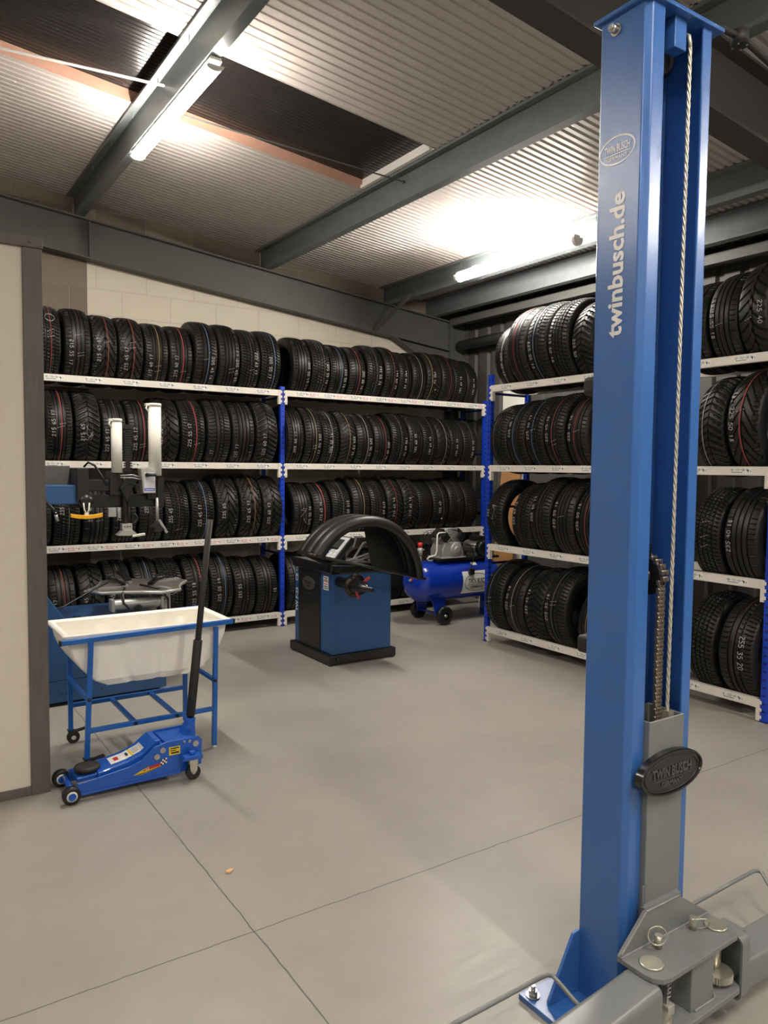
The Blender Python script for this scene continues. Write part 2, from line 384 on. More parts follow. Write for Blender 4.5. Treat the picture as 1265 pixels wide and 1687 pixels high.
# roof liner sheets with narrow ribs running down the slope
def sheet(mb, x0, x1, y0, y1, per, rib, dep, zo=0.0, mi=0):
    n = max(1, round((y1 - y0) / per)); per = (y1 - y0) / n; pr = []
    for i in range(n):
        a = y0 + i * per
        pr += [(a, 0), (a + per - rib * 2, 0), (a + per - rib * 1.5, dep), (a + per - rib * .5, dep)]
    pr.append((y1, 0))
    mb.grid([[(x0, yy, zroof(x0) + d + zo) for yy, d in pr], [(x1, yy, zroof(x1) + d + zo) for yy, d in pr]], mi, sm=False)
mb = MB()
XP = 3.2
sheet(mb, -4.5, XP, 5.15, 7.2, .06, .010, .007)
sheet(mb, -4.5, XP, -8.0, 4.23, .072, .010, .007)
sheet(mb, XP, 6.0, -8.0, 7.2, .06, .014, .016)
tag(mb.build('ceiling', 'roof_sheet'), kind='structure')
mb = MB(); H = .075
sheet(mb, -4.5, XP, 4.23, 5.15, .04, .008, .003, H)
tag(mb.build('window_1', 'rooflight'), kind='structure', label='dark ribbed rooflight strip between the pale roof sheets', cat='rooflight')
mb = MB()
for a, b, yy in ((-4.5, XP, 5.15),):
    mb.quad((a, yy, zroof(a)), (b, yy, zroof(b)), (b, yy, zroof(b) + H), (a, yy, zroof(a) + H), 0)
    mb.quad((a, 4.23, zroof(a) + H), (b, 4.23, zroof(b) + H), (b, 4.23, zroof(b)), (a, 4.23, zroof(a)), 1)
mb.quad((XP, 4.23, zroof(XP)), (XP, 5.15, zroof(XP)), (XP, 5.15, zroof(XP) + H), (XP, 4.23, zroof(XP) + H), 1)
mb.box(XP - .03, XP, 4.25, 5.13, zroof(XP) - .004, zroof(XP) + .02, 1)
tag(mb.build('trim_1', ['kerb', 'kerb_white']), kind='structure', label='pinkish kerb along the edge of the dark rooflight', cat='trim')

# steel frame
def beam_thing(name, mb, m, label, cat, bevel=0.0):
    return tag(mb.build(name, m, bevel=bevel), label, cat, kind='structure')
def rafter(yc, x0, x1, mname, label, hw=.0635):
    mb = MB()
    for zo, th in ((3.512, .013), (3.84, .013)):
        mb.prism([(x0, yc - hw, zo + S * x0), (x1, yc - hw, zo + S * x1), (x1, yc - hw, zo + th + S * x1), (x0, yc - hw, zo + th + S * x0)], (0, 2 * hw, 0))
    mb.prism([(x0, yc - .004, 3.52 + S * x0), (x1, yc - .004, 3.52 + S * x1), (x1, yc - .004, 3.845 + S * x1), (x0, yc - .004, 3.845 + S * x0)], (0, .008, 0))
    return mb
mb = rafter(7.13, -4.5, 5.64, '', '')
# haunch under the low end, end plate, bolts
mb.prism([(4.83, 7.126, zraf(4.83)), (5.64, 7.126, zraf(5.64)), (5.64, 7.126, 2.58)], (0, .008, 0))
mb.prism([(4.83, 7.067, zraf(4.83)), (4.86, 7.067, zraf(4.86)), (5.64, 7.067, 2.595), (5.64, 7.067, 2.58)], (0, .127, 0))
# splice plate and stiffener at left
mb.prism([(1.60, 7.067, 3.34), (1.612, 7.067, 3.34), (1.612, 7.067, 3.66), (1.60, 7.067, 3.66)], (0, .06, 0))
beam_thing('gable_rafter', mb, 'steelwork', 'long grey steel rafter sloping down along the top of back wall', 'steel beam')
mb = rafter(2.195, -4.5, 5.8, '', '', .071)
beam_thing('cross_rafter', mb, 'rafter_dark', 'dark steel rafter crossing the roof behind top of blue lift column', 'steel beam')
mb = MB()
mb.box(5.64, 5.653, 7.067, 7.193, 0, 3.26); mb.box(5.653, 5.89, 7.126, 7.134, 0, 3.24); mb.box(5.877, 5.89, 7.067, 7.193, 0, 3.24)
mb.box(5.625, 5.64, 7.067, 7.193, 2.5, 3.27)
for z in (3.18, 3.08, 2.98, 2.66):
    mb.cyl((5.612, 7.09, z), (5.626, 7.09, z), .014, n=6)
beam_thing('corner_stanchion', mb, 'steelwork', 'grey steel stanchion in the back right corner behind shelves', 'steel column')
purlin_where = {-3.6: 'left', -1.9: 'left', -.2: 'left', 1.5: 'a', 3.27: 'b', 4.76: 'c', 5.35: 'd'}
PL = {1.5: 'roof purlin carrying the nearer light batten above left shelves', 3.27: 'middle roof purlin with pale web at end of dark rooflight', 4.76: 'roof purlin carrying the light batten above right shelves', 5.35: 'dark roof purlin closest to the right wall'}
for x, w in purlin_where.items():
    if x < -.5: continue
    mb = MB(); zb = zpur(x); zt = zroof(x); y0, y1 = -7.99, 7.19; t = .004
    mb.prism([(x, y0, zb), (x + .062, y0, zb + S * .062), (x + .062, y0, zb + .014 + S * .062), (x + .058, y0, zb + .014 + S * .06), (x + .058, y0, zb + t + S * .06), (x + t, y0, zb + t), (x + t, y0, zt - .002),
              (x - .06, y0, zt - .002 - S * .06), (x - .06, y0, zt - .02 - S * .06), (x - .056, y0, zt - .02 - S * .06), (x - .056, y0, zt - .007 - S * .06), (x, y0, zt - .007)], (0, y1 - y0, 0))
    for k in range(9):   # roof screws through the top flange
        yy = 2.5 + k * .55
        mb.cyl((x - .03, yy, zt - .05), (x - .03, yy, zt - .01), .003, n=6)
    beam_thing('roof_purlin', mb, 'galv', PL.get(x, 'roof purlin at the far left above the partition'), 'purlin')
mb = MB(); mb.bar((4.74, 6.62, zpur(4.76) + .03), (4.56, 7.05, 3.03), .045, .006, up=(0, 1, 0.3)); mb.cyl((4.56, 7.03, 3.04), (4.56, 7.066, 3.04), .014, n=6)
mb.cyl((4.725, 6.62, 3.36), (4.76, 6.62, 3.36), .012, n=6)
beam_thing('knee_brace', mb, 'steelwork', 'small diagonal strap brace between purlin and gable rafter', 'brace')
def rod(x0, ya, x1, yb): return (x0, ya, zroof(x0) - .063), (x1, yb, zroof(x1) - .063)
mb = MB(); p, q = rod(-.14, 5.24, 1.50, 4.67); mb.bar(p, q, .026, .005)
beam_thing('tie_strap', mb, 'lamp_body', 'flat pale steel tie strap crossing the rooflight left of the nearer purlin', 'tie strap')
mb = MB(); p, q = rod(1.52, 4.965, 3.285, 4.675); mb.bar(p, q, .014, .005); mb.cyl(Vector(q) - Vector((.03, 0, .01)), Vector(q) - Vector((.03, 0, -.01)), .008, n=8)
beam_thing('tie_strap', mb, 'steelwork', 'thin dark tie strap crossing the rooflight towards the middle purlin', 'tie strap')
# eaves beam and gutter board along the right wall head
mb = MB(); mb.box(5.6, 5.66, -7.99, 7.06, 3.19, 3.27); mb.box(5.66, 5.9, -7.99, 7.06, 3.24, 3.25)
beam_thing('eaves_beam', mb, 'steelwork', 'grey eaves beam along the head of the right wall', 'steel beam')
mb = MB(); mb.tube([(5.75, 7.05, 2.975), (5.75, 2.0, 3.0)], .057, 16); mb.tube([(5.75, 6.2, 2.98), (5.75, 6.14, 2.98)], .064, 16)
beam_thing('wall_pipe', mb, 'pipe_grey', 'fat grey pipe running along the right wall below roof', 'pipe')

# partition of plasterboard with dark timber trim
mb = MB(); mb.box(-4.4, .575, 3.812, 3.90, 0.042, 2.54); tag(mb.build('wall_partition', 'plaster'), kind='structure')
mb = MB(); mb.box(-4.4, .569, 3.80, 3.812, 0, .042); tag(mb.build('baseboard_partition', 'timber', bevel=.002), kind='structure', label='dark timber skirting along cream partition', cat='skirting')
mb = MB(); mb.box(.569, .652, 3.798, 3.91, 0, 2.52); tag(mb.build('trim_2', 'timber', bevel=.003), kind='structure', label='dark timber post at the end of cream partition', cat='post')
mb = MB(); mb.box(-4.4, .656, 3.792, 3.916, 2.52, 2.568); mb.cyl((.601, 3.785, 2.545), (.601, 3.793, 2.545), .006, n=10); tag(mb.build('trim_3', 'timber', bevel=.003), kind='structure', label='dark timber head rail on top of cream partition', cat='rail')

# ---------------------------------------------------------------- light battens
def batten(x, y0, y1, zc, label, over=-.30):
    t = thing('light_batten', (x, (y0 + y1) / 2, zc), label, 'light', 'light battens under the purlins')
    mb = MB(); mb.prism([(x - .028, y0, zc + .042), (x - .034, y0, zc + .024), (x + .034, y0, zc + .024), (x + .028, y0, zc + .042)], (0, y1 - y0, 0)); mb.build('housing', 'lamp_body', t)
    pr = [(.045 * math.cos(a), -(.045 if over > 0 else .024) * math.sin(a)) for a in np.linspace(-over, PI + over, 11)]
    mb = MB(); mb.grid([[(x + a, y0 + .02, zc + .004 + b) for a, b in pr], [(x + a, y1 - .02, zc + .004 + b) for a, b in pr]], sm=True); mb.build('diffuser', 'lamp', t)
    for yy in (y0 - .012, y1 - .02):
        mb = MB(); mb.prism([(x + a * 1.08, yy, zc + .004 + b * 1.08) for a, b in pr] , (0, .032, 0)); mb.build('end_cap', 'lamp_body', t)
    mb = MB()
    mb.box(x - .015, x + .015, (y0 + y1) / 2 - .3, (y0 + y1) / 2 + .3, zc + .040, zc + .050)
    mb.build('clip', 'alu', t)
    return t
batten(1.535, 3.93, 5.39, zpur(1.535) - .048, 'bright light batten under the purlin nearest the camera, left of picture')
lamp2 = batten(4.80 - .30, 4.13, 5.56, 3.29, 'bright light batten hanging beside the purlin above right shelves', .35)
batten(-1.9, 3.93, 5.39, zpur(-1.9) - .048, 'light batten above the room behind the cream partition')
for bx in (-1.9, 1.535, 4.5):
    batten(bx, -1.2, .26, zpur(bx) - .048, 'added unseen light batten far behind the camera')
    batten(bx, -5.6, -4.14, zpur(bx) - .048, 'added unseen light batten far behind the camera')  # unseen far row, added for more frontal light
# bracket arms that carry the side-hung batten
for yy in (4.35, 4.85, 5.3):
    mb = MB(); mb.box(4.47, 4.758, yy - .03, yy + .03, 3.334, 3.340); mb.box(4.753, 4.759, yy - .03, yy + .03, 3.334, 3.44); mb.build('bracket', 'lamp_body', lamp2)

# ================================================================ TYRES
R0, W0 = .315, .215
def tread_r(u): return R0 - .010 * abs(u) ** 3
HALF = .42 * W0                      # half tread width
def groove(kind, th, u):
    """1 = full groove"""
    au = np.abs(u); g = np.zeros(np.broadcast(th, u).shape)
    def circ(at, w): return (np.abs(u - at) < w)
    def lat(N, ph, w): f = np.mod(th * N / (2 * PI) + ph, 1.0); return f < w
    if kind == 0:
        for a in (-.5, -.17, .17, .5): g = np.maximum(g, circ(a, .045) * 1.0)
        g = np.maximum(g, (au > .62) * lat(70, .15 * u, .2) * .7)
    elif kind == 1:
        g = np.maximum(g, lat(44, 1.1 * au, .24) * 1.0); g = np.maximum(g, circ(0, .03) * 1.0)
        g = np.maximum(g, (au > .3) * lat(88, 2.2 * au + .5, .15) * .4)
    elif kind == 2:
        for a in (-.38, .0, .38): g = np.maximum(g, circ(a, .05) * 1.0)
        g = np.maximum(g, (u > .45) * lat(70, .5 * u, .2) * .8); g = np.maximum(g, (u < -.42) * lat(60, -.3 * u, .18) * .7)
        g = np.maximum(g, ((u > .05) & (u < .36)) * lat(60, 1.0 * u, .18) * .5)
    elif kind == 3:
        for a in (-.56, -.2, .2, .56): g = np.maximum(g, circ(a, .04) * 1.0)
        g = np.maximum(g, (au > .6) * lat(60, 0, .12) * .5)
    elif kind == 4:
        g = np.maximum(g, lat(30, 1.3 * au ** .6, .22) * 1.0)
        for a in (-.12, .12): g = np.maximum(g, circ(a, .025) * 1.0)
    elif kind == 5:
        for a in (-.58, -.2, .2, .58): g = np.maximum(g, circ(a, .045) * 1.0)
        g = np.maximum(g, lat(70, .8 * u, .22) * .9)
        g = np.maximum(g, (au < .56) * lat(140, 1.6 * u, .25) * .35)
    elif kind == 6:
        g = np.maximum(g, (au > .08) * lat(24, 1.9 * au, .2) * 1.0)
        g = np.maximum(g, circ(0.0, .03)); g = np.maximum(g, (au > .7) * lat(72, 0, .2) * .6)
    return g
NTH = 420
def tyre_mesh(kind):
    us = np.linspace(-1, 1, 49)
    prof = []       # (x, r, is tread, u)
    sw = W0 / 2
    left = [(-.36 * W0, R0 - .012 - .085, 0), (-.43 * W0, .214, 0), (-.44 * W0, .222, 0), (-.475 * W0, .236, 0), (-.5 * W0, .258, 0), (-.497 * W0, .276, 0), (-.478 * W0, .292, 0), (-.452 * W0, .3005, 0)]
    left[0] = (-.40 * W0, .208, 0)
    inner = [(-.40 * W0, .210, 0), (-.45 * W0, .245, 0), (-.44 * W0, .275, 0), (-.38 * W0, .292, 0), (0, .297, 0), (.38 * W0, .292, 0), (.44 * W0, .275, 0), (.45 * W0, .245, 0), (.40 * W0, .210, 0)]
    out = [(x, r, None) for x, r, _ in left] + [(u * HALF, tread_r(u), u) for u in us] + [(-x, r, None) for x, r, _ in reversed(left)]
    n = len(out); th = np.arange(NTH) * 2 * PI / NTH
    rr = np.zeros((NTH, n)); xx = np.zeros((NTH, n))
    U = np.array([0 if p[2] is None else p[2] for p in out]); isT = np.array([p[2] is not None for p in out])
    G = groove(kind, th[:, None], U[None, :]) * isT[None, :]
    rr[:] = np.array([p[1] for p in out])[None, :] - G * .0095
    xx[:] = np.array([p[0] for p in out])[None, :]
    yy = -rr * np.cos(th)[:, None]; zz = rr * np.sin(th)[:, None]
    V1 = np.stack([xx, yy, zz], -1).reshape(-1, 3)
    i = np.arange(NTH)[:, None]; j = np.arange(n - 1)[None, :]; i2 = (i + 1) % NTH
    F1 = np.stack([i * n + j, i * n + j + 1, i2 * n + j + 1, i2 * n + j], -1).reshape(-1, 4)
    NI = 60; k = len(inner); th2 = np.arange(NI) * 2 * PI / NI; ir = np.array([p[1] for p in inner]); ix = np.array([p[0] for p in inner])
    V2 = np.stack([np.broadcast_to(ix, (NI, k)), -ir * np.cos(th2)[:, None], ir * np.sin(th2)[:, None]], -1).reshape(-1, 3)
    i = np.arange(NI)[:, None]; j = np.arange(k - 1)[None, :]; i2 = (i + 1) % NI
    F2 = np.stack([i * k + j, i2 * k + j, i2 * k + j + 1, i * k + j + 1], -1).reshape(-1, 4) + len(V1)
    V = np.concatenate([V1, V2]); F = np.concatenate([F1, F2])
    me = bpy.data.meshes.new('tyre'); me.vertices.add(len(V)); me.vertices.foreach_set('co', V.astype(np.float32).ravel())
    me.loops.add(F.size); me.loops.foreach_set('vertex_index', F.astype(np.int32).ravel())
    me.polygons.add(len(F)); me.polygons.foreach_set('loop_start', np.arange(0, F.size, 4, dtype=np.int32)); me.polygons.foreach_set('loop_total', np.full(len(F), 4, dtype=np.int32))
    sm = np.ones(len(F), dtype=bool)
    me.update(calc_edges=True); me.validate()
    colr = np.array([p is not None for p in [o[2] for o in out]])
    jj = np.tile(np.arange(n - 1), NTH); tread_face = np.zeros(len(F), dtype=bool); tread_face[:len(F1)] = isT[jj] & isT[np.minimum(jj + 1, n - 1)]
    me.polygons.foreach_set('use_smooth', ~tread_face)
    me.materials.append(MT['rubber'])
    return me
TYRE_MESH = {k: tyre_mesh(k) for k in range(7)}
def tyre_pt(x, a, off=.0015):
    u = max(-1, min(1, x / HALF)); r = tread_r(u) + off
    return (x, -r * math.cos(a), r * math.sin(a))
STRIPE = {}
def stripe_mesh(col, u0, w):
    key = (col, u0, w)
    if key not in STRIPE:
        mb = MB(); n = 96; rows = []
        for i in range(n + 1):
            a = 2 * PI * i / n; wob = .0018 * math.sin(3 * a + u0 * 9)
            rows.append([tyre_pt(u0 * HALF + wob - w / 2, a, .001), tyre_pt(u0 * HALF + wob + w / 2, a, .001)])
        mb.grid(rows, sm=True)
        me = bpy.data.meshes.new('paint_stripe'); me.from_pydata(mb.v, [], mb.f); me.materials.append(MT['stripe_' + col]); STRIPE[key] = me
    return STRIPE[key]
def chalk_mesh(text, u0, flip, a0, ticks, rnd, extra):
    mb = MB(); ch = .032
    if text:
        pl, wd = strokes(text, .04, rnd); L = wd * ch
        for p in pl:
            pts = []
            for q0, q1 in zip(p[:-1], p[1:]):
                for t in (0, .5): pts.append((q0[0] + (q1[0] - q0[0]) * t, q0[1] + (q1[1] - q0[1]) * t))
            pts.append(p[-1])
            # letters run up the tyre (tops to the left) or down it when flipped
            sgn = -1 if flip else 1
            P2 = [(x * ch - L / 2, (y - .5) * ch * .92) for x, y in pts]
            stroke_ribbon(mb, P2, .0034, lambda X, Y: tyre_pt(u0 * HALF - sgn * Y, a0 + sgn * X / R0, .002))
    for uc, a, ww in ticks:
        stroke_ribbon(mb, [(uc - .22 + .11 * i, .012 * math.sin(i * 2.1)) for i in range(5)], .0032, lambda X, Y: tyre_pt(X * HALF, a + Y + .0, .002)) if ww == 0 else None
        if ww:
            for k in range(3): 
                x0 = uc - .3 + k * .22
                mb.quad(tyre_pt(x0 * HALF, a + ww * (k - 1) * .03, .002), tyre_pt((x0 + .15) * HALF, a + ww * (k - .6) * .03, .002), tyre_pt((x0 + .15) * HALF, a + ww * (k - .6) * .03 + .008, .002), tyre_pt(x0 * HALF, a + ww * (k - 1) * .03 + .008, .002))
    if extra == 'scribble':
        for s_ in range(3):
            pts = [(rnd.uniform(-.4, .5), rnd.uniform(-.35, .25)) for _ in range(5)]
            stroke_ribbon(mb, pts, .011, lambda X, Y: tyre_pt(X * HALF, a0 + Y, .002))
    if extra == 'loop':
        pts = [(.25 + .42 * math.cos(t), .35 + .12 * math.sin(t)) for t in np.linspace(0, 2 * PI, 18)]
        stroke_ribbon(mb, pts, .014, lambda X, Y: tyre_pt(X * HALF, a0 + Y, .002))
    me = bpy.data.meshes.new('chalk_writing'); me.from_pydata(mb.v, [], mb.f); me.materials.append(MT['chalk']); return me
def spot_mesh(col):
    mb = MB(); n = 14; ring = [tyre_pt((.1 + .09 * math.cos(2 * PI * i / n)) * HALF * 1.6, -.42 + .03 * math.sin(2 * PI * i / n), .002) for i in range(n)]
    mb.poly(ring); me = bpy.data.meshes.new('round_sticker'); me.from_pydata(mb.v, [], mb.f); me.materials.append(MT[col]); return me

ORD = ['first', 'second', 'third', 'fourth', 'fifth', 'sixth', 'seventh', 'eighth', 'ninth', 'tenth', 'eleventh', 'twelfth']
PATN = {1: 'V-treaded', 4: 'curved-tread', 6: 'swept-tread'}
def place_tyre(loc, rotz, w, r, kind, stripe, text, flip, u0, a0, label, group, ticks=(), extra=None, sw=.0055, spot=None):
    o = bpy.data.objects.new('car_tyre', TYRE_MESH[kind]); COL.objects.link(o)
    rnd = random.Random(int(loc[0] * 977 + loc[1] * 131 + loc[2] * 17))
    o.location = loc; o.rotation_euler = (rnd.uniform(0, 6.28), 0, rotz)
    o.rotation_euler = (0, 0, rotz); o.scale = (w / W0, r / R0, r / R0)
    tag(o, label, 'tyre', group)
    if stripe:
        c = bpy.data.objects.new('paint_stripe', stripe_mesh(stripe[0], stripe[1], sw)); COL.objects.link(c); c.parent = o; c['label'] = stripe[0].replace('_', ' ') + ' paint stripe'
    if text or ticks or extra:
        c = bpy.data.objects.new('chalk_writing', chalk_mesh(text, u0, flip, a0, ticks, rnd, extra)); COL.objects.link(c); c.parent = o; c['label'] = 'white chalk marks'
    if spot:
        c = bpy.data.objects.new('round_sticker', spot_mesh(spot)); COL.objects.link(c); c.parent = o
    return o

LV = [.14, .878, 1.572, 2.267]          # beam tops
def zc_of(top, r, half=.194): return top + math.sqrt(r * r - half * half) + .0015
def mk_label(stripe, text, kind, ordn, side, shelf, bay, spot):
    a = []
    nm = 'tyre'
    if stripe and kind in PATN: h = stripe[0].replace('_', ' ') + '-striped ' + PATN[kind] + ' tyre'
    elif stripe: h = stripe[0].replace('_', ' ') + '-striped black tyre'
    elif kind in PATN: h = 'plain ' + PATN[kind] + ' black tyre'
    else: h = 'plain black tyre'
    if spot: h = 'black tyre with a pale round sticker'
    t = (' chalked ' + text.replace(' ', '/')) if text and len(text) > 5 else ''
    import re
    full = '%s%s, %s %s, %s shelf, %s' % (h, t, ordn, side, shelf, bay)
    if len(re.findall(r'\w+', full)) > 16: full = '%s, %s %s, %s shelf, %s' % (h, ordn, side, shelf, bay)
    return full
D = dict
# x, w, r, tread, stripe, text, flip, u0, a0, extras
rowsX = {
 ('A', 3): [(1.160, .205, .317, 5, ('red', .25), '', 0, 0, .3, D(ticks=[(0.2, .25, 1), (.2, .1, .4)], extra='loop')), (1.386, .208, .318, 3, ('dark_red', .05), '215 55 17', 1, -.62, -.25, D(ticks=[(.2, -.25, .5), (.2, -.32, .5), (0, .2, .4)])),
   (1.598, .207, .305, 6, ('red', .25), '215 45 17', 0, -.6, -.05, D(ticks=[(.2, .15, .6)])), (1.812, .21, .306, 6, ('red', .2), '215 45 17', 0, -.5, -.25, D(ticks=[(.1, .2, .5), (.1, .05, .5)])),
   (2.030, .206, .296, 0, ('yellow', .15), '215 40 17', 0, -.62, -.35, D(ticks=[(.1, -.35, .5), (.1, -.5, .5)])), (2.245, .21, .295, 3, ('red', .12), '215 40 17', 0, -.55, -.3, D(sw=.009, ticks=[(.2, -.45, .5)])),
   (2.463, .212, .323, 2, ('blue', .15), '205 45 16', 1, .62, -.4, D(ticks=[(-.1, -.15, .4)])), (2.680, .207, .322, 3, None, '235 45 17', 1, .8, -.4, D(ticks=[(.2, -.35, .6), (.2, -.45, .6)])),
   (2.887, .196, .312, 5, ('dark_red', .0), '225 65 17', 1, .62, -.1, D(ticks=[(.1, -.3, .5)])), (3.092, .204, .315, 5, ('blue', .35), '205 55 17', 1, -.15, -.2, {})],
 ('A', 2): [(1.238, .205, .330, 0, ('red', .1), '215 65 17', 0, -.6, .1, D(sw=.008, ticks=[(0, .0, .6), (.2, .08, .4)])), (1.453, .205, .328, 1, None, '215 65', 0, -.55, -.1, D(extra='scribble')),
   (1.666, .205, .303, 3, ('brown', .2), '225 45 17', 0, -.7, -.2, {}), (1.879, .21, .305, 3, ('red', .35), '225 45 17', 0, -.5, -.15, D(sw=.008, ticks=[(.2, -.3, .5), (.2, -.38, .5)])),
   (2.110, .222, .318, 4, None, '225 50 17', 0, -.7, 0, {}), (2.343, .222, .319, 5, ('red', .2), '225 55 17', 0, -.45, -.05, D(sw=.009, ticks=[(.3, -.3, .6)])), (2.578, .228, .326, 2, ('dark_red', -.1), '17', 0, -.7, -.55, {}),
   (2.813, .225, .325, 3, ('dark_red', .0), '225 17', 0, -.7, -.5, {}), (3.046, .225, .330, 1, None, '225 60 17', 0, -.35, -.3, {})],
 ('A', 1): [(1.070, .21, .300, 3, None, '', 0, 0, 0, {}), (1.288, .213, .301, 5, ('grey', .1), '235', 0, -.5, .2, {}), (1.516, .222, .301, 3, ('grey', .1), '235 40', 0, -.6, .1, D(ticks=[(.2, .1, .5), (.2, -.1, .5)])),
   (1.743, .21, .301, 3, None, '235 45', 0, -.6, .1, {}), (1.968, .217, .300, 2, ('dark_red', .0), '235 60', 0, -.5, .3, {}), (2.200, .226, .298, 5, ('dark_red', .1), '235 45', 0, -.7, 0, D(ticks=[(.1, -.45, .6), (.2, -.42, .4)])),
   (2.433, .224, .304, 5, ('blue', .2), '235 45 17', 0, -.4, -.05, D(ticks=[(.2, -.3, .4)])), (2.663, .214, .323, 6, None, '235 65', 0, -.55, .0, {}), (2.889, .215, .325, 6, ('orange', .3), '235 65 17', 0, -.4, -.05, {}), (3.107, .205, .320, 4, None, '235 60 17', 0, -.55, -.1, {})],
 ('A', 0): [(1.245, .215, .310, 3, ('red', .1), '225 45 17', 0, -.7, -.1, {}), (1.472, .215, .311, 4, None, '225 45 18', 0, -.6, .1, {}), (1.693, .215, .319, 2, ('grey', .0), '225 45 18', 0, -.7, .1, {}),
   (1.923, .216, .325, 0, ('blue', .15), '225 55 18', 0, -.6, .1, {}), (2.144, .216, .314, 5, None, '225', 0, -.7, .2, D(ticks=[(.1, .1, .6)])), (2.373, .225, .325, 2, ('red', .3), '225 55 18', 0, -.45, .0, D(sw=.008)),
   (2.603, .216, .328, 0, ('blue', .2), '225 55 19', 0, -.4, .05, {}), (2.835, .215, .304, 2, ('dark_red', .1), '235 55', 0, -.65, .05, {}), (3.062, .22, .302, 2, ('dark_red', .2), '18', 0, .75, 0, {})],
 ('B', 3): [(3.420, .200, .304, 3, None, '205 55 17', 1, .8, -.2, {}), (3.627, .203, .305, 5, ('brown', .3), '205 55 16', 1, .8, -.2, {}), (3.838, .205, .291, 0, ('blue', .2), '205 55 16', 1, .75, -.25, D(ticks=[(.2, .1, .5)])),
   (4.050, .198, .290, 2, ('red', .2), '205 60 16', 1, .75, -.25, {}), (4.258, .2, .305, 5, ('grey', .1), '195 55 16', 1, .6, -.1, {}), (4.458, .178, .306, 2, ('red', .3), '195 65 15', 1, .7, -.2, {}), (4.637, .165, .291, 5, ('brown', .3), '195 50 15', 1, -.1, -.1, {}),
   (4.816, .178, .293, 3, ('white', .3), '', 0, 0, 0, {}), (5.008, .192, .304, 1, ('yellow', -.5), '195 16', 1, -.1, .0, D(spot='stripe_yellow')), (5.202, .178, .301, 3, ('red', .3), '', 0, 0, 0, {}), (5.385, .175, .289, 5, None, '185 65 15', 0, -.2, -.1, {}), (5.553, .155, .283, 3, None, '195 50 15', 0, .1, -.1, {})],
 ('B', 2): [(3.350, .180, .315, 3, None, '205 40 17', 0, -.2, -.15, D(ticks=[(.1, .35, .8)])), (3.545, .192, .316, 2, ('yellow', .2), '205 50 17', 1, .7, -.2, D(ticks=[(.1, -.25, .5), (.1, -.33, .5)])), (3.743, .19, .303, 5, ('white', .1), '205 55 16', 0, -.1, -.1, {}),
   (3.940, .19, .305, 1, ('yellow', .1), '205 55 16', 1, .75, -.2, {}), (4.143, .202, .298, 2, ('white', .3), '205 50 16', 1, .7, -.2, {}), (4.354, .204, .296, 3, ('red', .4), '205 40 16', 1, .8, -.3, {}), (4.568, .208, .311, 5, ('grey', .1), '195 60 16', 1, .75, -.2, {}),
   (4.770, .182, .310, 3, None, '185 60 15', 0, -.2, -.05, {}), (4.959, .182, .303, 5, ('grey', .4), '195 65 15', 0, -.1, -.1, {}), (5.148, .185, .302, 4, ('white', .3), '', 0, 0, 0, {}), (5.333, .175, .296, 3, None, '195 65 15', 0, -.1, -.1, {}), (5.530, .205, .296, 2, ('grey', .2), '185 65 15', 0, .3, -.15, {})],
 ('B', 1): [(3.440, .205, .291, 3, None, '215 55 16', 0, .8, -.1, D(extra='scribble')), (3.655, .197, .289, 2, ('red', .25), '215 65 16', 0, -.3, .05, D(sw=.012)), (3.872, .22, .301, 5, ('grey', .1), '215 60 16', 1, .7, 0, {}), (4.096, .21, .316, 2, ('yellow', .2), '', 0, 0, 0, {}),
   (4.305, .194, .309, 5, ('dark_red', .1), '215 65 16', 1, .7, -.1, {}), (4.507, .197, .317, 1, ('red', .1), '215 65 16', 0, -.3, 0, {}), (4.710, .197, .318, 1, ('brown', .0), '215 65 16', 0, -.3, 0, D(ticks=[(.1, .3, .5)])), (4.910, .19, .302, 0, None, '', 0, 0, 0, {}),
   (5.118, .21, .306, 2, ('grey', .3), '225 60', 0, -.3, 0, D(spot='white')), (5.342, .215, .311, 3, ('dark_red', .1), '', 0, 0, 0, D(ticks=[(.1, .2, .8)])), (5.555, .19, .304, 5, None, '', 0, 0, 0, {})],
 ('B', 0): [(3.385, .21, .310, 3, None, '', 0, 0, 0, {}), (3.600, .21, .312, 5, ('white', .2), '', 0, 0, 0, {}), (4.32, .205, .305, 2, None, '215 60 16', 0, -.3, .1, {}), (4.53, .205, .305, 5, None, '', 0, 0, 0, {}), (4.74, .205, .305, 0, None, '', 0, 0, 0, {}), (4.95, .205, .305, 3, None, '', 0, 0, 0, {}), (5.16, .205, .305, 2, ('grey', .2), '', 0, 0, 0, {}), (5.37, .205, .305, 5, None, '', 0, 0, 0, {})],
}
SHN = {3: 'top', 2: 'upper middle', 1: 'lower middle', 0: 'bottom'}
YC = 6.8495
for (bay, lv), L in rowsX.items():
    for i, (x, w, r, k, st, tx, fl, u0, a0, ex) in enumerate(L):
        bn = 'left bay' if bay == 'A' else 'middle bay'
        ex = dict(ex); lab = mk_label(st, tx, k, ORD[i], 'from left', SHN[lv], bn, ex.get('spot'))
        place_tyre((x, YC, zc_of(LV[lv], r)), 0, w - .004, r, k, st, tx, fl, u0, a0, lab, 'tyres on the %s shelf of the %s' % (SHN[lv], bn), **ex)
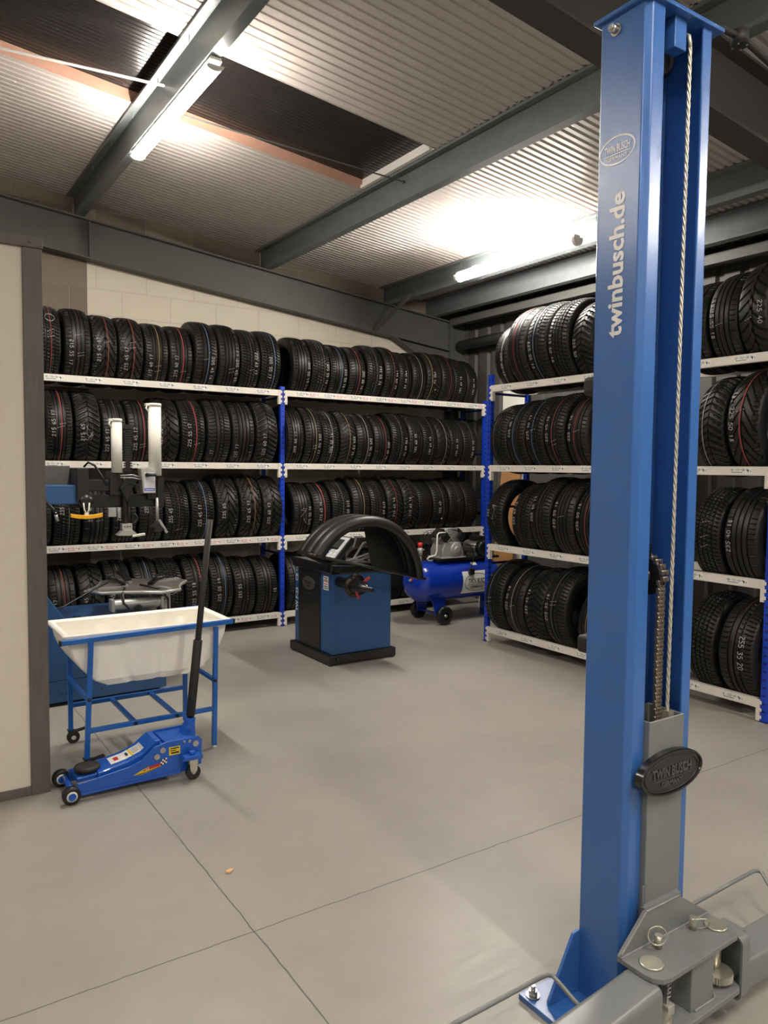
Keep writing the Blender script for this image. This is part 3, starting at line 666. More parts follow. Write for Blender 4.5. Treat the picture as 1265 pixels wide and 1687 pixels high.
rowsY = {
 3: [(4.905, .178, .307, 3, ('white', .2), '205 60 17', 1, .2, -.25, {}), (4.690, .225, .352, 3, ('red', -.1), '', 0, 0, 0, {}), (4.455, .222, .352, 2, ('blue', -.2), '225 55 18', 1, -.7, -.3, {}), (4.225, .218, .347, 5, None, '215 50 18', 1, -.8, -.2, {}), (4.000, .21, .326, 1, None, '225 50', 1, -.8, -.2, {})],
 2: [(4.930, .215, .306, 2, ('grey', -.5), '', 0, 0, 0, {}), (4.705, .218, .316, 0, ('blue', -.2), '225 45 17', 0, -.75, .3, {}), (4.485, .207, .323, 5, ('blue', -.1), '225 40 17', 0, -.7, .2, D(ticks=[(0, .1, .5)])), (4.262, .215, .328, 2, ('red', -.1), '225 45 18', 0, -.8, .1, D(ticks=[(.1, -.2, .6), (.1, -.3, .6)])), (4.038, .21, .317, 3, ('red', -.15), '225 45 18', 0, -.8, .15, D(ticks=[(.1, .05, .6)]))],
 1: [(4.945, .2, .322, 2, None, '235', 0, -.8, .1, D(extra='scribble')), (4.630, .222, .312, 5, ('dark_red', -.1), '235 60 18', 0, -.75, .2, {}), (4.392, .228, .335, 2, ('dark_red', -.1), '255 40 17', 0, -.8, .25, {}), (4.150, .228, .332, 3, ('dark_red', -.3), '235 55 18', 0, -.8, .15, D(ticks=[(0, .1, .6)])), (3.920, .21, .330, 0, ('red', .1), '235 55 18', 0, -.8, .15, {})],
 0: [(4.925, .228, .335, 2, ('blue', -.4), '', 0, 0, 0, D(ticks=[(-.3, .05, .3), (-.3, -.05, .3)])), (4.685, .23, .322, 3, ('white', -.1), '255 40 18', 0, -.75, .2, D(ticks=[(0, .0, .6)])), (4.447, .225, .325, 1, None, '235 45 18', 0, -.75, .2, D(extra=None)), (4.200, .24, .342, 2, ('grey', -.2), '255 35 18', 0, -.8, .1, D(ticks=[(-.1, .25, .4), (-.1, .17, .4)])), (3.900, .21, .294, 3, ('yellow', -.1), '', 0, 0, 0, {})],
}
rowsY2 = {
 3: [(3.080, .2, .305, 3, None, '', 0, 0, 0, {}), (2.862, .208, .315, 3, ('dark_red', -.1), '215 55 18', 1, -.8, -.1, D(ticks=[(-.2, -.15, .5)])), (2.662, .19, .330, 4, ('dark_red', -.1), '225 40', 1, .7, -.1, D(ticks=[(-.2, -.2, .7)]))],
 2: [(2.920, .205, .330, 1, ('white', -.5), '', 0, 0, 0, {}), (2.690, .225, .340, 6, ('red', -.1), '225 50 18', 1, -.75, -.05, D(sw=.009, ticks=[(-.1, .2, .6)]))],
 1: [(2.928, .205, .316, 5, None, '', 0, 0, 0, D(ticks=[(0, .3, .4), (0, -.0, .8), (0, -.2, .8)])), (2.690, .232, .320, 3, None, '235 40 18', 0, -.75, .05, {})],
 0: [(2.935, .205, .335, 5, None, '', 0, 0, 0, {}), (2.690, .24, .330, 2, ('dark_red', -.1), '255 35 20', 1, .45, .05, {})],
}
XC = 4.7435
for tab, sd in ((rowsY, 'from corner post'), (rowsY2, 'past lift column')):
    for lv, L in tab.items():
        for i, (y, w, r, k, st, tx, fl, u0, a0, ex) in enumerate(L):
            lab = mk_label(st, tx, k, ORD[i], sd, SHN[lv], 'side rack', None)
            place_tyre((XC, y, zc_of(LV[lv], r, .205)), -PI / 2, w - .004, r, k, st, tx, fl, u0, a0, lab, 'tyres on the %s shelf of the side rack' % SHN[lv], **ex)

# ================================================================ RACKS
def sticker_strip(beam, fn, n0, n1, lv, code, red, rnd):
    """printed labels along one beam, fn(t, z) gives the point on its face"""
    cnt = 8
    for i in range(cnt):
        t0 = n0 + (n1 - n0) * (i + .28) / cnt; w = .145; h = .036
        mb = MB(); z0 = LV[lv] - .045
        mb.quad(fn(t0, z0, .0008), fn(t0 + w, z0, .0008), fn(t0 + w, z0 + h, .0008), fn(t0, z0 + h, .0008), 0)
        def put(s, x, z, size, wd, mi):
            pl, wdt = strokes(s)
            for p in pl: stroke_ribbon(mb, [(x + a * size, z + b * size) for a, b in p], wd, lambda X, Z: fn(t0 + X, z0 + Z, .0014), mi)
        tx = code % (i + 1)
        put(tx, .006, .017, .0135, .0026, 1); put('5', .01, .005, .007, .0016, 1)
        for q in range(9): mb.quad(fn(t0 + .012 + q * .008, z0 + .005, .0014), fn(t0 + .017 + q * .008, z0 + .005, .0014), fn(t0 + .017 + q * .008, z0 + .011, .0014), fn(t0 + .012 + q * .008, z0 + .011, .0014), 1)
        x = .112
        mb.poly([fn(t0 + x + a, z0 + b, .0014) for a, b in ((0, .016), (.005, .016), (.005, .006), (.009, .006), (.009, .016), (.014, .016), (.007, .029))], 1)
        put('0', x + .019, .010, .013, .0018, 1)
        if red:
            mb.quad(fn(t0 + w + .004, z0, .0008), fn(t0 + w + .105, z0, .0008), fn(t0 + w + .105, z0 + h, .0008), fn(t0 + w + .004, z0 + h, .0008), 0)
            put(tx[:8], w + .008, .015, .0125, .0028, 2)
            for q in range(6): mb.quad(fn(t0 + w + .01 + q * .01, z0 + .004, .0014), fn(t0 + w + .016 + q * .01, z0 + .004, .0014), fn(t0 + w + .016 + q * .01, z0 + .010, .0014), fn(t0 + w + .01 + q * .01, z0 + .010, .0014), 2)
            mb.poly([fn(t0 + w + .088 + a, z0 + .034 - b, .0014) for a, b in ((0, .016), (.005, .016), (.005, .006), (.009, .006), (.009, .016), (.014, .016), (.007, .029))], 2)
        mb.build('printed_label', ['white', 'ink', 'red_ink'], beam)

def post(mb, c, hx, hy, z1, face):
    """perforated post; face is the outward direction of its slotted face"""
    x, y = c
    mb.box(x - hx, x + hx, y - hy, y + hy, 0, z1, 0)
    k = .06
    while k < z1 - .02:
        if face == 'y': mb.box(x - hx * .5, x + hx * .5, y - hy - .0012, y - hy, k, k + .012, 1)
        else: mb.box(x - hx - .0012, x - hx, y - hy * .5, y + hy * .5, k, k + .012, 1); mb.box(x - hx * .5, x + hx * .5, y + hy, y + hy + .0012, k, k + .012, 1); mb.box(x - hx * .5, x + hx * .5, y - hy - .0012, y - hy, k, k + .012, 1)
        k += .05

# back rack
rack = thing('tyre_rack', (3.24, 6.63, 0), 'blue and white tyre rack standing along the back wall', 'rack')
YF, YB = 6.633, 7.06
for x in (.70, 3.238, 5.785):
    for yy in (YF, YB):
        mb = MB(); post(mb, (x, yy), .021, .019, 2.30, 'y'); mb.box(x - .03, x + .03, yy - .025, yy + .025, 0, .006, 1); mb.build('post', ['rack_blue', 'rack_slot'], rack)
    mb = MB()
    for z0, z1 in ((.25, .7), (.7, 1.2), (1.2, 1.7), (1.7, 2.2)):
        mb = MB(); mb.bar((x, YF + .02, z1), (x, YB - .02, z1), .012, .02); mb.build('side_brace', 'rack_slot', rack)
def connector(mb, x, yface, sx, zt):      # hook plate at a beam end
    mb.box(x - .012, x + .012, yface - .002, yface + .03, zt - .135, zt)
    for k in range(3): mb.box(min(x, x + sx * .026), max(x, x + sx * .026), yface - .004, yface, zt - .03 - k * .045, zt - .008 - k * .045)
for bay, x0, x1 in (('A', .722, 3.216), ('B', 3.26, 5.764)):
    for lv in range(4):
        zt = LV[lv]; rd = random.Random(lv)
        mb = MB(); mb.box(x0 + .001, x1 - .001, YF - .022, YF + .014, zt - .056, zt); mb.box(x0, x1, YF + .014, YF + .02, zt - .056, zt - .02)
        connector(mb, x0 + .012, YF - .024, -1, zt); connector(mb, x1 - .012, YF - .024, 1, zt)
        b = mb.build('shelf_beam', 'rack_white', rack, bevel=.0015)
        code = {('A', 3): 'BS-152-CB-%d', ('A', 2): 'BS-151-CB-%d', ('A', 1): 'BS-151-A5-%d', ('A', 0): 'BS-153-A3-%d', ('B', 3): 'RS-152-CB-%d', ('B', 2): 'RS-151-CB-%d', ('B', 1): 'RS-151-A5-%d', ('B', 0): 'RS-153-A3-%d'}[(bay, lv)]
        sticker_strip(b, lambda t, z, off: (t, YF - .0222 - off, z), x0 + .03, x1 - .03, lv, code, (bay, lv) in (('A', 1), ('A', 0), ('B', 3)), rd)
        mb = MB(); mb.box(x0 + .001, x1 - .001, YB - .014, YB + .022, zt - .056, zt); mb.box(x0, x0 + .024, YB - .018, YB, zt - .135, zt); mb.box(x1 - .024, x1, YB - .018, YB, zt - .135, zt)
        mb.build('rear_beam', 'rack_white', rack, bevel=.0015)
# side rack
rack2 = thing('tyre_rack', (4.52, 3.8, 0), 'blue and white tyre rack along the right wall behind lift column', 'rack')
XF, XB = 4.522, 4.965
for y in (5.105, 2.535):
    for xx in (XF, XB):
        mb = MB(); post(mb, (xx, y), .019, .021, 2.36, 'x'); mb.box(xx - .025, xx + .025, y - .03, y + .03, 0, .006, 1); mb.build('post', ['rack_blue', 'rack_slot'], rack2)
    mb = MB()
    for z0, z1 in ((.25, .7), (.7, 1.2), (1.2, 1.7), (1.7, 2.2)):
        mb = MB(); mb.bar((XF + .02, y, z1), (XB - .02, y, z1), .012, .02); mb.build('side_brace', 'rack_slot', rack2)
for lv in range(4):
    zt = LV[lv]; y1, y0 = 5.083, 2.557
    mb = MB(); mb.box(XF - .022, XF + .014, y0 + .001, y1 - .001, zt - .056, zt)
    for yy, sg in ((y1 - .012, 1), (y0 + .012, -1)):
        mb.box(XF - .026, XF + .006, yy - .012, yy + .012, zt - .135, zt)
        for k in range(3): mb.box(XF - .028, XF - .024, min(yy, yy + sg * .026), max(yy, yy + sg * .026), zt - .03 - k * .045, zt - .008 - k * .045)
    b = mb.build('shelf_beam', 'rack_white', rack2, bevel=.0015)
    code = ['BW-152-A3-%d', 'BU-151-A5-%d', 'BY-151-CB-%d', 'BY-152-CB-%d'][lv]
    sticker_strip(b, lambda t, z, off: (XF - .0222 - off, -t, z), -y1 + .04, -y0 - .03, lv, code, False, random.Random(lv + 20))
    mb = MB(); mb.box(XB - .014, XB + .022, y0 + .001, y1 - .001, zt - .056, zt); mb.build('rear_beam', 'rack_white', rack2, bevel=.0015)
mb = MB(); mb.prism([(5.66, 6.07, 0), (5.672, 6.07, 0), (5.852, 6.07, 1.75), (5.84, 6.07, 1.75)], (0, .30, 0)); tag(mb.build('cardboard_sheet', 'cardboard', org=(5.7, 6.2, 0)), 'brown cardboard sheet leaning on the right wall beside the air compressor', 'cardboard')
mb = MB(); mb.box(5.872, 5.89, 6.06, 6.43, 0, 2.48); tag(mb.build('lit_wall_board', 'white_plastic', org=(5.88, 6.2, 0)), 'tall white board standing in for lit cladding behind corner post of side rack', 'board')  # white board added in place of a lit patch of wall cladding

# ================================================================ LIFT COLUMN
lift = thing('car_lift_column', (1.82, 1.4, 0), 'tall blue two-post car lift column with grey carriage in the foreground', 'car lift')
x0, x1, yn, yf, HT = 1.68, 1.963, 1.316, 1.476, 2.757; t = .008; bv = .016
def offs(pts): return pts
outer = [(1.745, yn), (x0 + bv, yn), (x0, yn + bv), (x0, yf - .006), (x0 + .006, yf), (x1 - .006, yf), (x1, yf - .006), (x1, yn + bv), (x1 - bv, yn), (1.910, yn)]
inner = [(1.910, yn + t), (x1 - bv - .002, yn + t), (x1 - t, yn + bv + .002), (x1 - t, yf - t), (x0 + t, yf - t), (x0 + t, yn + bv + .002), (x0 + bv + .002, yn + t), (1.745, yn + t)]
mb = MB(); pp = outer + inner; n = len(pp)
mb.v += [(x, y, 0.012) for x, y in pp] + [(x, y, HT) for x, y in pp]
for i in range(n): j = (i + 1) % n; mb.face((i, n + i, n + j, j))
mb.build('post', 'column_blue', lift, bevel=.003, seg=3)
mb = MB(); mb.box(x0 - .014, x1 + .024, yn - .014, yf + .014, HT, HT + .012); mb.build('cap_plate', 'column_blue', lift, bevel=.003)
mb = MB(); mb.cyl((x0 - .022, 1.421, 2.722), (x0, 1.421, 2.722), .011, n=6); mb.cyl((x0 - .026, 1.421, 2.722), (x0 - .022, 1.421, 2.722), .007, n=12); mb.cyl((x0 - .004, 1.421, 2.722), (x0, 1.421, 2.722), .016, n=18); mb.build('cap_bolt', 'steel', lift)
# foot plate with gussets and anchor bolts
mb = MB(); mb.box(1.525, 2.11, 1.30, 1.556, 0, .018); fp = mb.build('base_plate', 'column_blue', lift, bevel=.002)
mb = MB(); mb.prism([(1.68, 1.468, .018), (1.56, 1.468, .018), (1.56, 1.468, .03), (1.655, 1.468, .20), (1.68, 1.468, .205)], (0, .01, 0)); mb.build('gusset', 'column_blue', lift, bevel=.0015)
mb = MB(); mb.prism([(1.963, 1.468, .018), (2.08, 1.468, .018), (2.08, 1.468, .03), (1.99, 1.468, .20), (1.963, 1.468, .205)], (0, .01, 0)); mb.build('gusset', 'column_blue', lift, bevel=.0015)
for bx, by in ((1.552, 1.525), (1.552, 1.34), (2.07, 1.525), (2.07, 1.34)):
    mb = MB(); mb.cyl((bx, by, .018), (bx, by, .022), .02, n=18); mb.cyl((bx, by, .022), (bx, by, .036), .013, n=6); mb.cyl((bx, by, .036), (bx, by, .05), .007, n=10); mb.build('anchor_bolt', 'steel', lift)
# lettering on the broad left face
mb = MB(); emblem(mb, (x0, 1.408, 2.405), (0, -1, 0), (0, 0, 1), .058, .036, 0, .0012, .0040); mb.build('emblem', 'vinyl', lift)
mb = MB(); text_into(mb, 'twinbusch.de', (x0, 1.3985 - .02, 1.908), (0, 0, 1), (0, 1, 0), .068, 0, xs=.437 / (.068 * 6.05), thick=.0012, bold=.0020); mb.build('lettering', 'vinyl', lift)
# rear covers that peep out behind the post
for z0, z1 in ((1.76, 1.813), (1.01, 1.062)):
    mb = MB(); mb.box(1.707, 1.76, 1.477, 1.535, z0, z1); mb.build('rear_cover', 'black_matt', lift, bevel=.012, seg=3)
# top pulley block and rope
mb = MB(); mb.box(1.798, 1.848, 1.325, 1.365, 2.675, HT); mb.build('pulley_bracket', 'column_blue', lift, bevel=.002)
mb = MB(); mb.lathe([(0, .05), (.004, .062), (.008, .055), (.014, .055), (.018, .062), (.022, .05)], (1.822, 1.405, 2.69), (0, -1, 0), 32); mb.build('top_pulley', 'black', lift)
mb = MB(); pth = [(1.872, 1.348, 2.735), (1.876, 1.336, 2.715), (1.876, 1.333, 2.68)] + [(1.876 - .008 * k / 10, 1.333, 2.68 - (2.68 - .84) * k / 10) for k in range(1, 11)]
for st in range(3):     # three twisted strands
    hp = []; NN = 260
    for i in range(NN + 1):
        tt = i / NN; zz = 2.70 - tt * (2.70 - .84); xx = 1.876 - .008 * tt; a = 2 * PI * (i / 5.0) / 2 + st * 2 * PI / 3
        hp.append((xx + .0028 * math.cos(a), 1.333 + .0028 * math.sin(a), zz))
    mb.tube(hp, .0031, 5)
mb.tube([(1.874, 1.352, 2.742), (1.877, 1.338, 2.73), (1.876, 1.333, 2.70)], .0055, 8)
mb.build('steel_rope', 'rope', lift)
# chain over the ram pulley
mb = MB(); mb.lathe([(0, .02), (.0, .05), (.006, .056), (.02, .056), (.026, .05), (.026, .02)], (1.832, 1.396, 1.245), (1, 0, 0), 32); mb.cyl((1.822, 1.396, 1.245), (1.863, 1.396, 1.245), .02, n=20); mb.build('chain_pulley', 'dark_steel', lift)
mb = MB(); path = [(1.845, 1.396 + .058 * math.cos(a), 1.245 + .058 * math.sin(a)) for a in np.linspace(PI * .5, PI, 6)]
zz = 1.245; 
while zz > .80: zz -= .0115; path.append((1.845, 1.350, zz))
for i, p in enumerate(path):
    w = .010 if i % 2 else .013
    q = path[min(i + 1, len(path) - 1)]
    for sg in (-1, 1):
        for lay in (.4, 1.0): mb.bar((p[0] + sg * w * lay, p[1], p[2] + .002), (p[0] + sg * w * lay, p[1], p[2] - .0105), .003, .0105, up=(0, 1, 0))
    mb.cyl((p[0] - w - .003, p[1] - .001, p[2]), (p[0] + w + .003, p[1] - .001, p[2]), .0036, n=8)
mb.build('lift_chain', 'chain_steel', lift)
mb = MB(); mb.cyl((1.79, 1.40, .4), (1.79, 1.40, 1.10), .028, n=24); mb.cyl((1.79, 1.40, 1.10), (1.79, 1.40, 1.17), .012, n=16); mb.build('hydraulic_ram', 'black_matt', lift)
mb = MB(); mb.tube([(1.80, 1.39, 1.30), (1.80, 1.385, 1.335), (1.845, 1.385, 1.335), (1.845, 1.39, 1.30)], .0025, 6); mb.build('chain_guard', 'dark_steel', lift)
# sliding carriage tube
mb = MB(); cx0, cx1, cy0, cy1 = 1.7465, 1.9005, 1.299, 1.42; tt = .006
oc = [(cx0, cy0), (cx1, cy0), (cx1, cy1), (cx0, cy1)]; ic = [(cx0 + tt, cy0 + tt), (cx1 - tt, cy0 + tt), (cx1 - tt, cy1 - tt), (cx0 + tt, cy1 - tt)]
mb.v += [(x, y, .11) for x, y in oc] + [(x, y, .857) for x, y in oc] + [(x, y, .857) for x, y in ic] + [(x, y, .11) for x, y in ic]
for i in range(4):
    j = (i + 1) % 4
    mb.face((i, j, 4 + j, 4 + i)); mb.face((4 + i, 4 + j, 8 + j, 8 + i)); mb.face((8 + i, 8 + j, 12 + j, 12 + i)); mb.face((12 + i, 12 + j, j, i))
car = mb.build('carriage', 'lift_grey', lift, bevel=.004, seg=3)
mb = MB(); mb.box(1.86, 1.885, 1.322, 1.345, .80, .862); mb.build('rope_anchor', 'zinc', lift)
# oval nameplate
mb = MB(); N = 64; oo = (1.826, 1.296, .7075); ex, ez = .138, .062
def ring(k, y): return [(oo[0] + ex * k * math.cos(2 * PI * i / N), y, oo[2] + (ez + ex * (k - 1)) * math.sin(2 * PI * i / N)) for i in range(N)]
rws = [ring(1, 1.299), ring(1, 1.281), ring(.985, 1.277), ring(.955, 1.277), ring(.94, 1.282)]
for a, b in zip(rws[:-1], rws[1:]): mb.grid([a, b], 0, True, closed=True)
mb.poly(list(reversed(rws[-1])), 0)
for fz in mb.f[:0]: pass
np_ = mb.build('nameplate', 'gloss_black', lift)
mb = MB(); emblem(mb, (oo[0], 1.282, oo[2] - .002), (1, 0, 0), (0, 0, 1), .118, .048, 0, .0008, .0001)
mb2 = MB(); mb2.v = list(mb.v); mb2.f = list(mb.f); mb2.m = list(mb.m); mb2.s = list(mb.s)
mb2.build('raised_lettering', 'badge_grey', np_)
for o_ in (COL.objects[-1],):
    md = o_.modifiers.new('solid', 'SOLIDIFY'); md.thickness = .004; md.offset = 0
# yoke: two plates, upright, box tube
def XYprism(mb, pts, z0, z1, mi=0): mb.prism([(x, y, z0) for x, y in pts], (0, 0, z1 - z0), mi)
yk = [(1.617, 1.272), (2.006, 1.272), (2.006, 1.198), (1.990, 1.170), (1.975, 1.160), (1.665, 1.150), (1.64, 1.155), (1.622, 1.175), (1.617, 1.2)]
mb = MB(); XYprism(mb, yk, .235, .249); mb.build('yoke_plate', 'lift_grey', lift, bevel=.002)
mb = MB(); XYprism(mb, [(x, y - .012) for x, y in yk], .085, .100); mb.build('yoke_plate', 'lift_grey', lift, bevel=.002)
mb = MB(); mb.prism([(1.617, 1.272, .235), (1.617, 1.272, .252), (1.718, 1.272, .342), (1.866, 1.272, .344), (2.004, 1.272, .254), (2.004, 1.272, .235)], (0, .012, 0)); mb.box(1.73, 1.89, 1.284, 1.30, .10, .344); mb.build('yoke_upright', 'lift_grey', lift, bevel=.0015)
mb = MB()
def weld(p0, p1, r=.0035):
    n = max(3, int((Vector(p1) - Vector(p0)).length / .005)); 
    mb.tube([Vector(p0).lerp(Vector(p1), i / n) + Vector((0, 0, .0012 * (i % 2))) for i in range(n + 1)], r, 6)
weld((1.617, 1.271, .2495), (2.004, 1.271, .2495)); weld((1.62, 1.272, .255), (1.718, 1.272, .343)); weld((1.718, 1.272, .3435), (1.866, 1.272, .3455)); weld((1.735, 1.296, .345), (1.735, 1.296, .40), .0025)
weld((1.79, 1.163, .101), (1.88, 1.163, .101)); weld((1.88, 1.163, .101), (1.90, 1.18, .101))
mb.build('weld_seam', 'weld', lift)
mb = MB(); mb.prism([(1.775, 1.165, .10), (1.875, 1.165, .10), (1.885, 1.175, .10), (1.885, 1.27, .10), (1.775, 1.27, .10)], (0, 0, .135)); mb.build('yoke_tube', 'lift_grey', lift, bevel=.003)
for px, py in ((1.668, 1.213), (1.965, 1.22)):
    mb = MB(); mb.cyl((px, py, .10), (px, py, .249), .017, n=24); mb.lathe([(0, .0315), (.004, .0315), (.006, .029)], (px, py, .249), (0, 0, 1), 32); mb.build('pivot_pin', 'zinc', lift)
for px, py, sgn in ((1.742, 1.247, -1), (1.897, 1.247, 1)):
    mb = MB(); mb.cyl((px, py, .249), (px, py, .285), .010, n=20)
    if sgn < 0: rc = Vector((px - .016, py - .008, .292)); ax1 = Vector((.80, -.50, -.35)).normalized(); ax2 = Vector((.30, -.1, .95)).normalized()
    else: rc = Vector((px + .010, py - .014, .268)); ax1 = Vector((.85, -.45, -.2)).normalized(); ax2 = Vector((.05, -.55, .8)).normalized()
    mb.tube([rc + ax1 * .027 * math.cos(2 * PI * i / 28) + ax2 * .025 * math.sin(2 * PI * i / 28) for i in range(28)], .0024, 6, closed=True)
    mb.build('lock_pin', 'zinc', lift)
for px, py in ((1.955, 1.205), (1.655, 1.190)):
    mb = MB(); gp = []
    for i in range(80):
        a = 2 * PI * i / 80; r = .040 + (.003 if (i % 2) else 0); gp.append((px + r * math.cos(a), py + r * math.sin(a)))
    XYprism(mb, gp, .112, .132); mb.build('lock_gear', 'zinc', lift)
    mb = MB(); sx = px - .055 if px > 1.8 else px + .045
    mb.tube([(sx + .008 * math.cos(a), py - .005 + .008 * math.sin(a), .16 + .07 * a / (12 * PI)) for a in np.linspace(0, 12 * PI, 90)], .0018, 5); mb.cyl((sx, py - .005, .10), (sx, py - .005, .235), .004, n=10); mb.build('lock_spring', 'steel', lift)
    mb = MB(); mb.box(sx - .012, sx + .016, py - .018, py + .010, .118, .145); mb.build('lock_block', 'cast', lift, bevel=.002)
def arm(name, p0, dirv, ln, hw, z0, z1, rad=.022, th=.007):
    d = Vector(dirv).normalized(); s_ = Vector((-d.y, d.x, 0)); p0 = Vector(p0); mb = MB()
    def sec(k): 
        out = []
        for cxx, cyy, a0 in ((hw - rad, z1 - rad, 0), (-hw + rad, z1 - rad, 90), (-hw + rad, z0 + rad, 180), (hw - rad, z0 + rad, 270)):
            for i in range(6):
                a = R(a0 + 18 * i); out.append((cxx + (rad - k) * math.cos(a), cyy + (rad - k) * math.sin(a)))
        return out
    so, si = sec(0), sec(th)
    rr = lambda sc, dd: [p0 + d * dd + s_ * a + Vector((0, 0, b)) for a, b in sc]
    for A_, B_ in ((rr(si, ln), rr(si, 0)), (rr(si, 0), rr(so, 0)), (rr(so, 0), rr(so, ln))):
        mb.grid([[tuple(v) for v in A_], [tuple(v) for v in B_]], 0, True, closed=True)
    mb.poly([tuple(v) for v in rr(so, ln)])
    return mb.build(name, 'lift_grey', lift)
a1 = arm('support_arm', (2.02, 1.212, 0), (1, -.0, 0), .75, .055, .062, .152, rad=.014)
ab = arm('arm_collar', (1.988, 1.212, 0), (1, 0, 0), .035, .062, .052, .238)
a2 = arm('support_arm', (1.625, 1.205, 0), (-.995, -.099, 0), .75, .056, .055, .234)
mb = MB(); mb.box(1.93, 2.05, 1.18, 1.25, .215, .233); mb.box(1.93, 2.05, 1.18, 1.25, .10, .112); mb.box(1.60, 1.70, 1.18, 1.25, .215, .233); mb.box(1.60, 1.70, 1.18, 1.25, .10, .112); mb.build('arm_tongue', 'lift_grey', lift, bevel=.002)
mb = MB(); mb.tube([(.95, 1.44, .12), (1.2, 1.458, .12), (1.52, 1.466, .12), (1.545, 1.464, .12), (1.555, 1.452, .12), (1.548, 1.42, .12), (1.53, 1.35, .12), (1.52, 1.25, .12)], .0065, 10); mb.build('foot_guard', 'lift_grey', lift)
mb = MB(); mb.tube([(2.05, 1.45, .12), (2.5, 1.46, .12), (2.575, 1.462, .12), (2.59, 1.455, .12), (2.59, 1.44, .12), (2.53, 1.38, .12), (2.50, 1.25, .12)], .0065, 10); mb.build('foot_guard', 'lift_grey', lift)
mb = MB(); mb.tube([(1.93, 1.40, HT + .0228), (1.97, 1.352, HT + .0228), (2.02, 1.336, 2.795), (2.095, 1.327, 2.789), (2.13, 1.321, 2.779), (2.2, 1.302, 2.742), (2.35, 1.27, 2.66), (2.8, 1.2, 2.5)], .0100, 10)
oh = tag(mb.build('overhead_hose', 'black_matt', org=(2.2, 1.45, HT)), 'black overhead hose leaving the top of lift column to the right', 'hose')
mb = MB(); mb.cyl((2.096, 1.327, 2.765), (2.096, 1.327, 2.807), .024, n=24)
for a in range(4): mb.cyl((2.096 + .019 * math.cos(a * 1.57 + .4), 1.327 + .019 * math.sin(a * 1.57 + .4), 2.762), (2.096 + .019 * math.cos(a * 1.57 + .4), 1.327 + .019 * math.sin(a * 1.57 + .4), 2.766), .003, n=8, mi=1)
mb.build('junction_box', ['black_matt', 'steel'], oh)

# ================================================================ WHEEL BALANCER
bal = thing('wheel_balancer', (3.19, 5.4, 0), 'blue and black wheel balancer with curved black hood in front of the middle bay', 'wheel balancer')
mb = MB(); mb.box(2.88, 3.50, 5.06, 5.74, .012, .08)
for fx, fy in ((2.91, 5.09), (3.48, 5.09), (2.91, 5.71), (3.48, 5.71)): mb.cyl((fx, fy, 0), (fx, fy, .012), .025, n=16)
mb.cyl((2.95, 5.045, .05), (2.95, 5.06, .05), .012, n=12); mb.cyl((2.99, 5.045, .04), (2.99, 5.06, .04), .009, n=12)
mb.build('base_tray', 'black', bal, bevel=.004)
mb = MB(); mb.box(2.915, 3.465, 5.085, 5.715, .08, .715); mb.build('cabinet', 'machine_blue', bal, bevel=.008, seg=3)
mb = MB(); mb.box(2.906, 2.917, 5.265, 5.635, .08, .74); mb.build('front_panel', 'black', bal, bevel=.004)
mb = MB(); N = 40; c_ = (2.9058, 5.455, .60)
mb.prism([(c_[0], c_[1] + .105 * math.cos(2 * PI * i / N), c_[2] + .055 * math.sin(2 * PI * i / N)) for i in range(N)], (-.004, 0, 0)); bg = mb.build('badge', 'badge_grey', bal)
mb = MB(); emblem(mb, (2.9016, 5.455, .60), (0, -1, 0), (0, 0, 1), .095, .046, 0, .0006, .002); mb.build('badge_lettering', 'ink', bg)
mb = MB(); text_into(mb, 'www.twinbusch.de', (2.9058, 5.455, .51), (0, -1, 0), (0, 0, 1), .022, 0, thick=.0006, center=True); mb.build('web_address', 'badge_grey', bal)
mb = MB(); text_into(mb, 'TW F-23', (2.9148, 5.660, .335), (0, 0, 1), (0, 1, 0), .054, 0, xs=1.0, thick=.001, bold=.0012); text_into(mb, 'CE GS', (2.9148, 5.660, .59), (0, 0, 1), (0, 1, 0), .054, 0, xs=1.0, thick=.001, bold=.0008); mb.build('model_lettering', 'white', bal)
mb = MB(); x_ = 2.9142; mb.quad((x_, 5.225, .58), (x_, 5.145, .58), (x_, 5.145, .69), (x_, 5.225, .69), 0)
for q, (z, m_) in enumerate(((.675, 1), (.66, 1), (.647, 2), (.628, 2), (.61, 1), (.595, 1))): mb.quad((x_ - .0006, 5.217, z - .004), (x_ - .0006, 5.16 - .004 * (q % 3), z - .004), (x_ - .0006, 5.16 - .004 * (q % 3), z + .003), (x_ - .0006, 5.217, z + .003), m_)
mb.quad((x_ - .0004, 5.225, .645), (x_ - .0004, 5.145, .645), (x_ - .0004, 5.145, .651), (x_ - .0004, 5.225, .651), 1)
mb.build('warning_sticker', ['white', 'ink', 'red_ink'], bal)
mb = MB()
mb.prism([(2.893, 5.07, .715), (3.475, 5.07, .70), (3.475, 5.07, .745), (2.893, 5.07, .79)], (0, .66, 0))
top = mb.build('tool_tray', 'gloss_black', bal, bevel=.012, seg=3)
mb = MB()
mb.prism([(2.95, 5.10, .75), (3.40, 5.10, .735), (3.40, 5.10, .775), (2.95, 5.10, .80)], (0, .07, 0))
mb.build('weight_tray', 'gloss_black', bal, bevel=.01, seg=2)
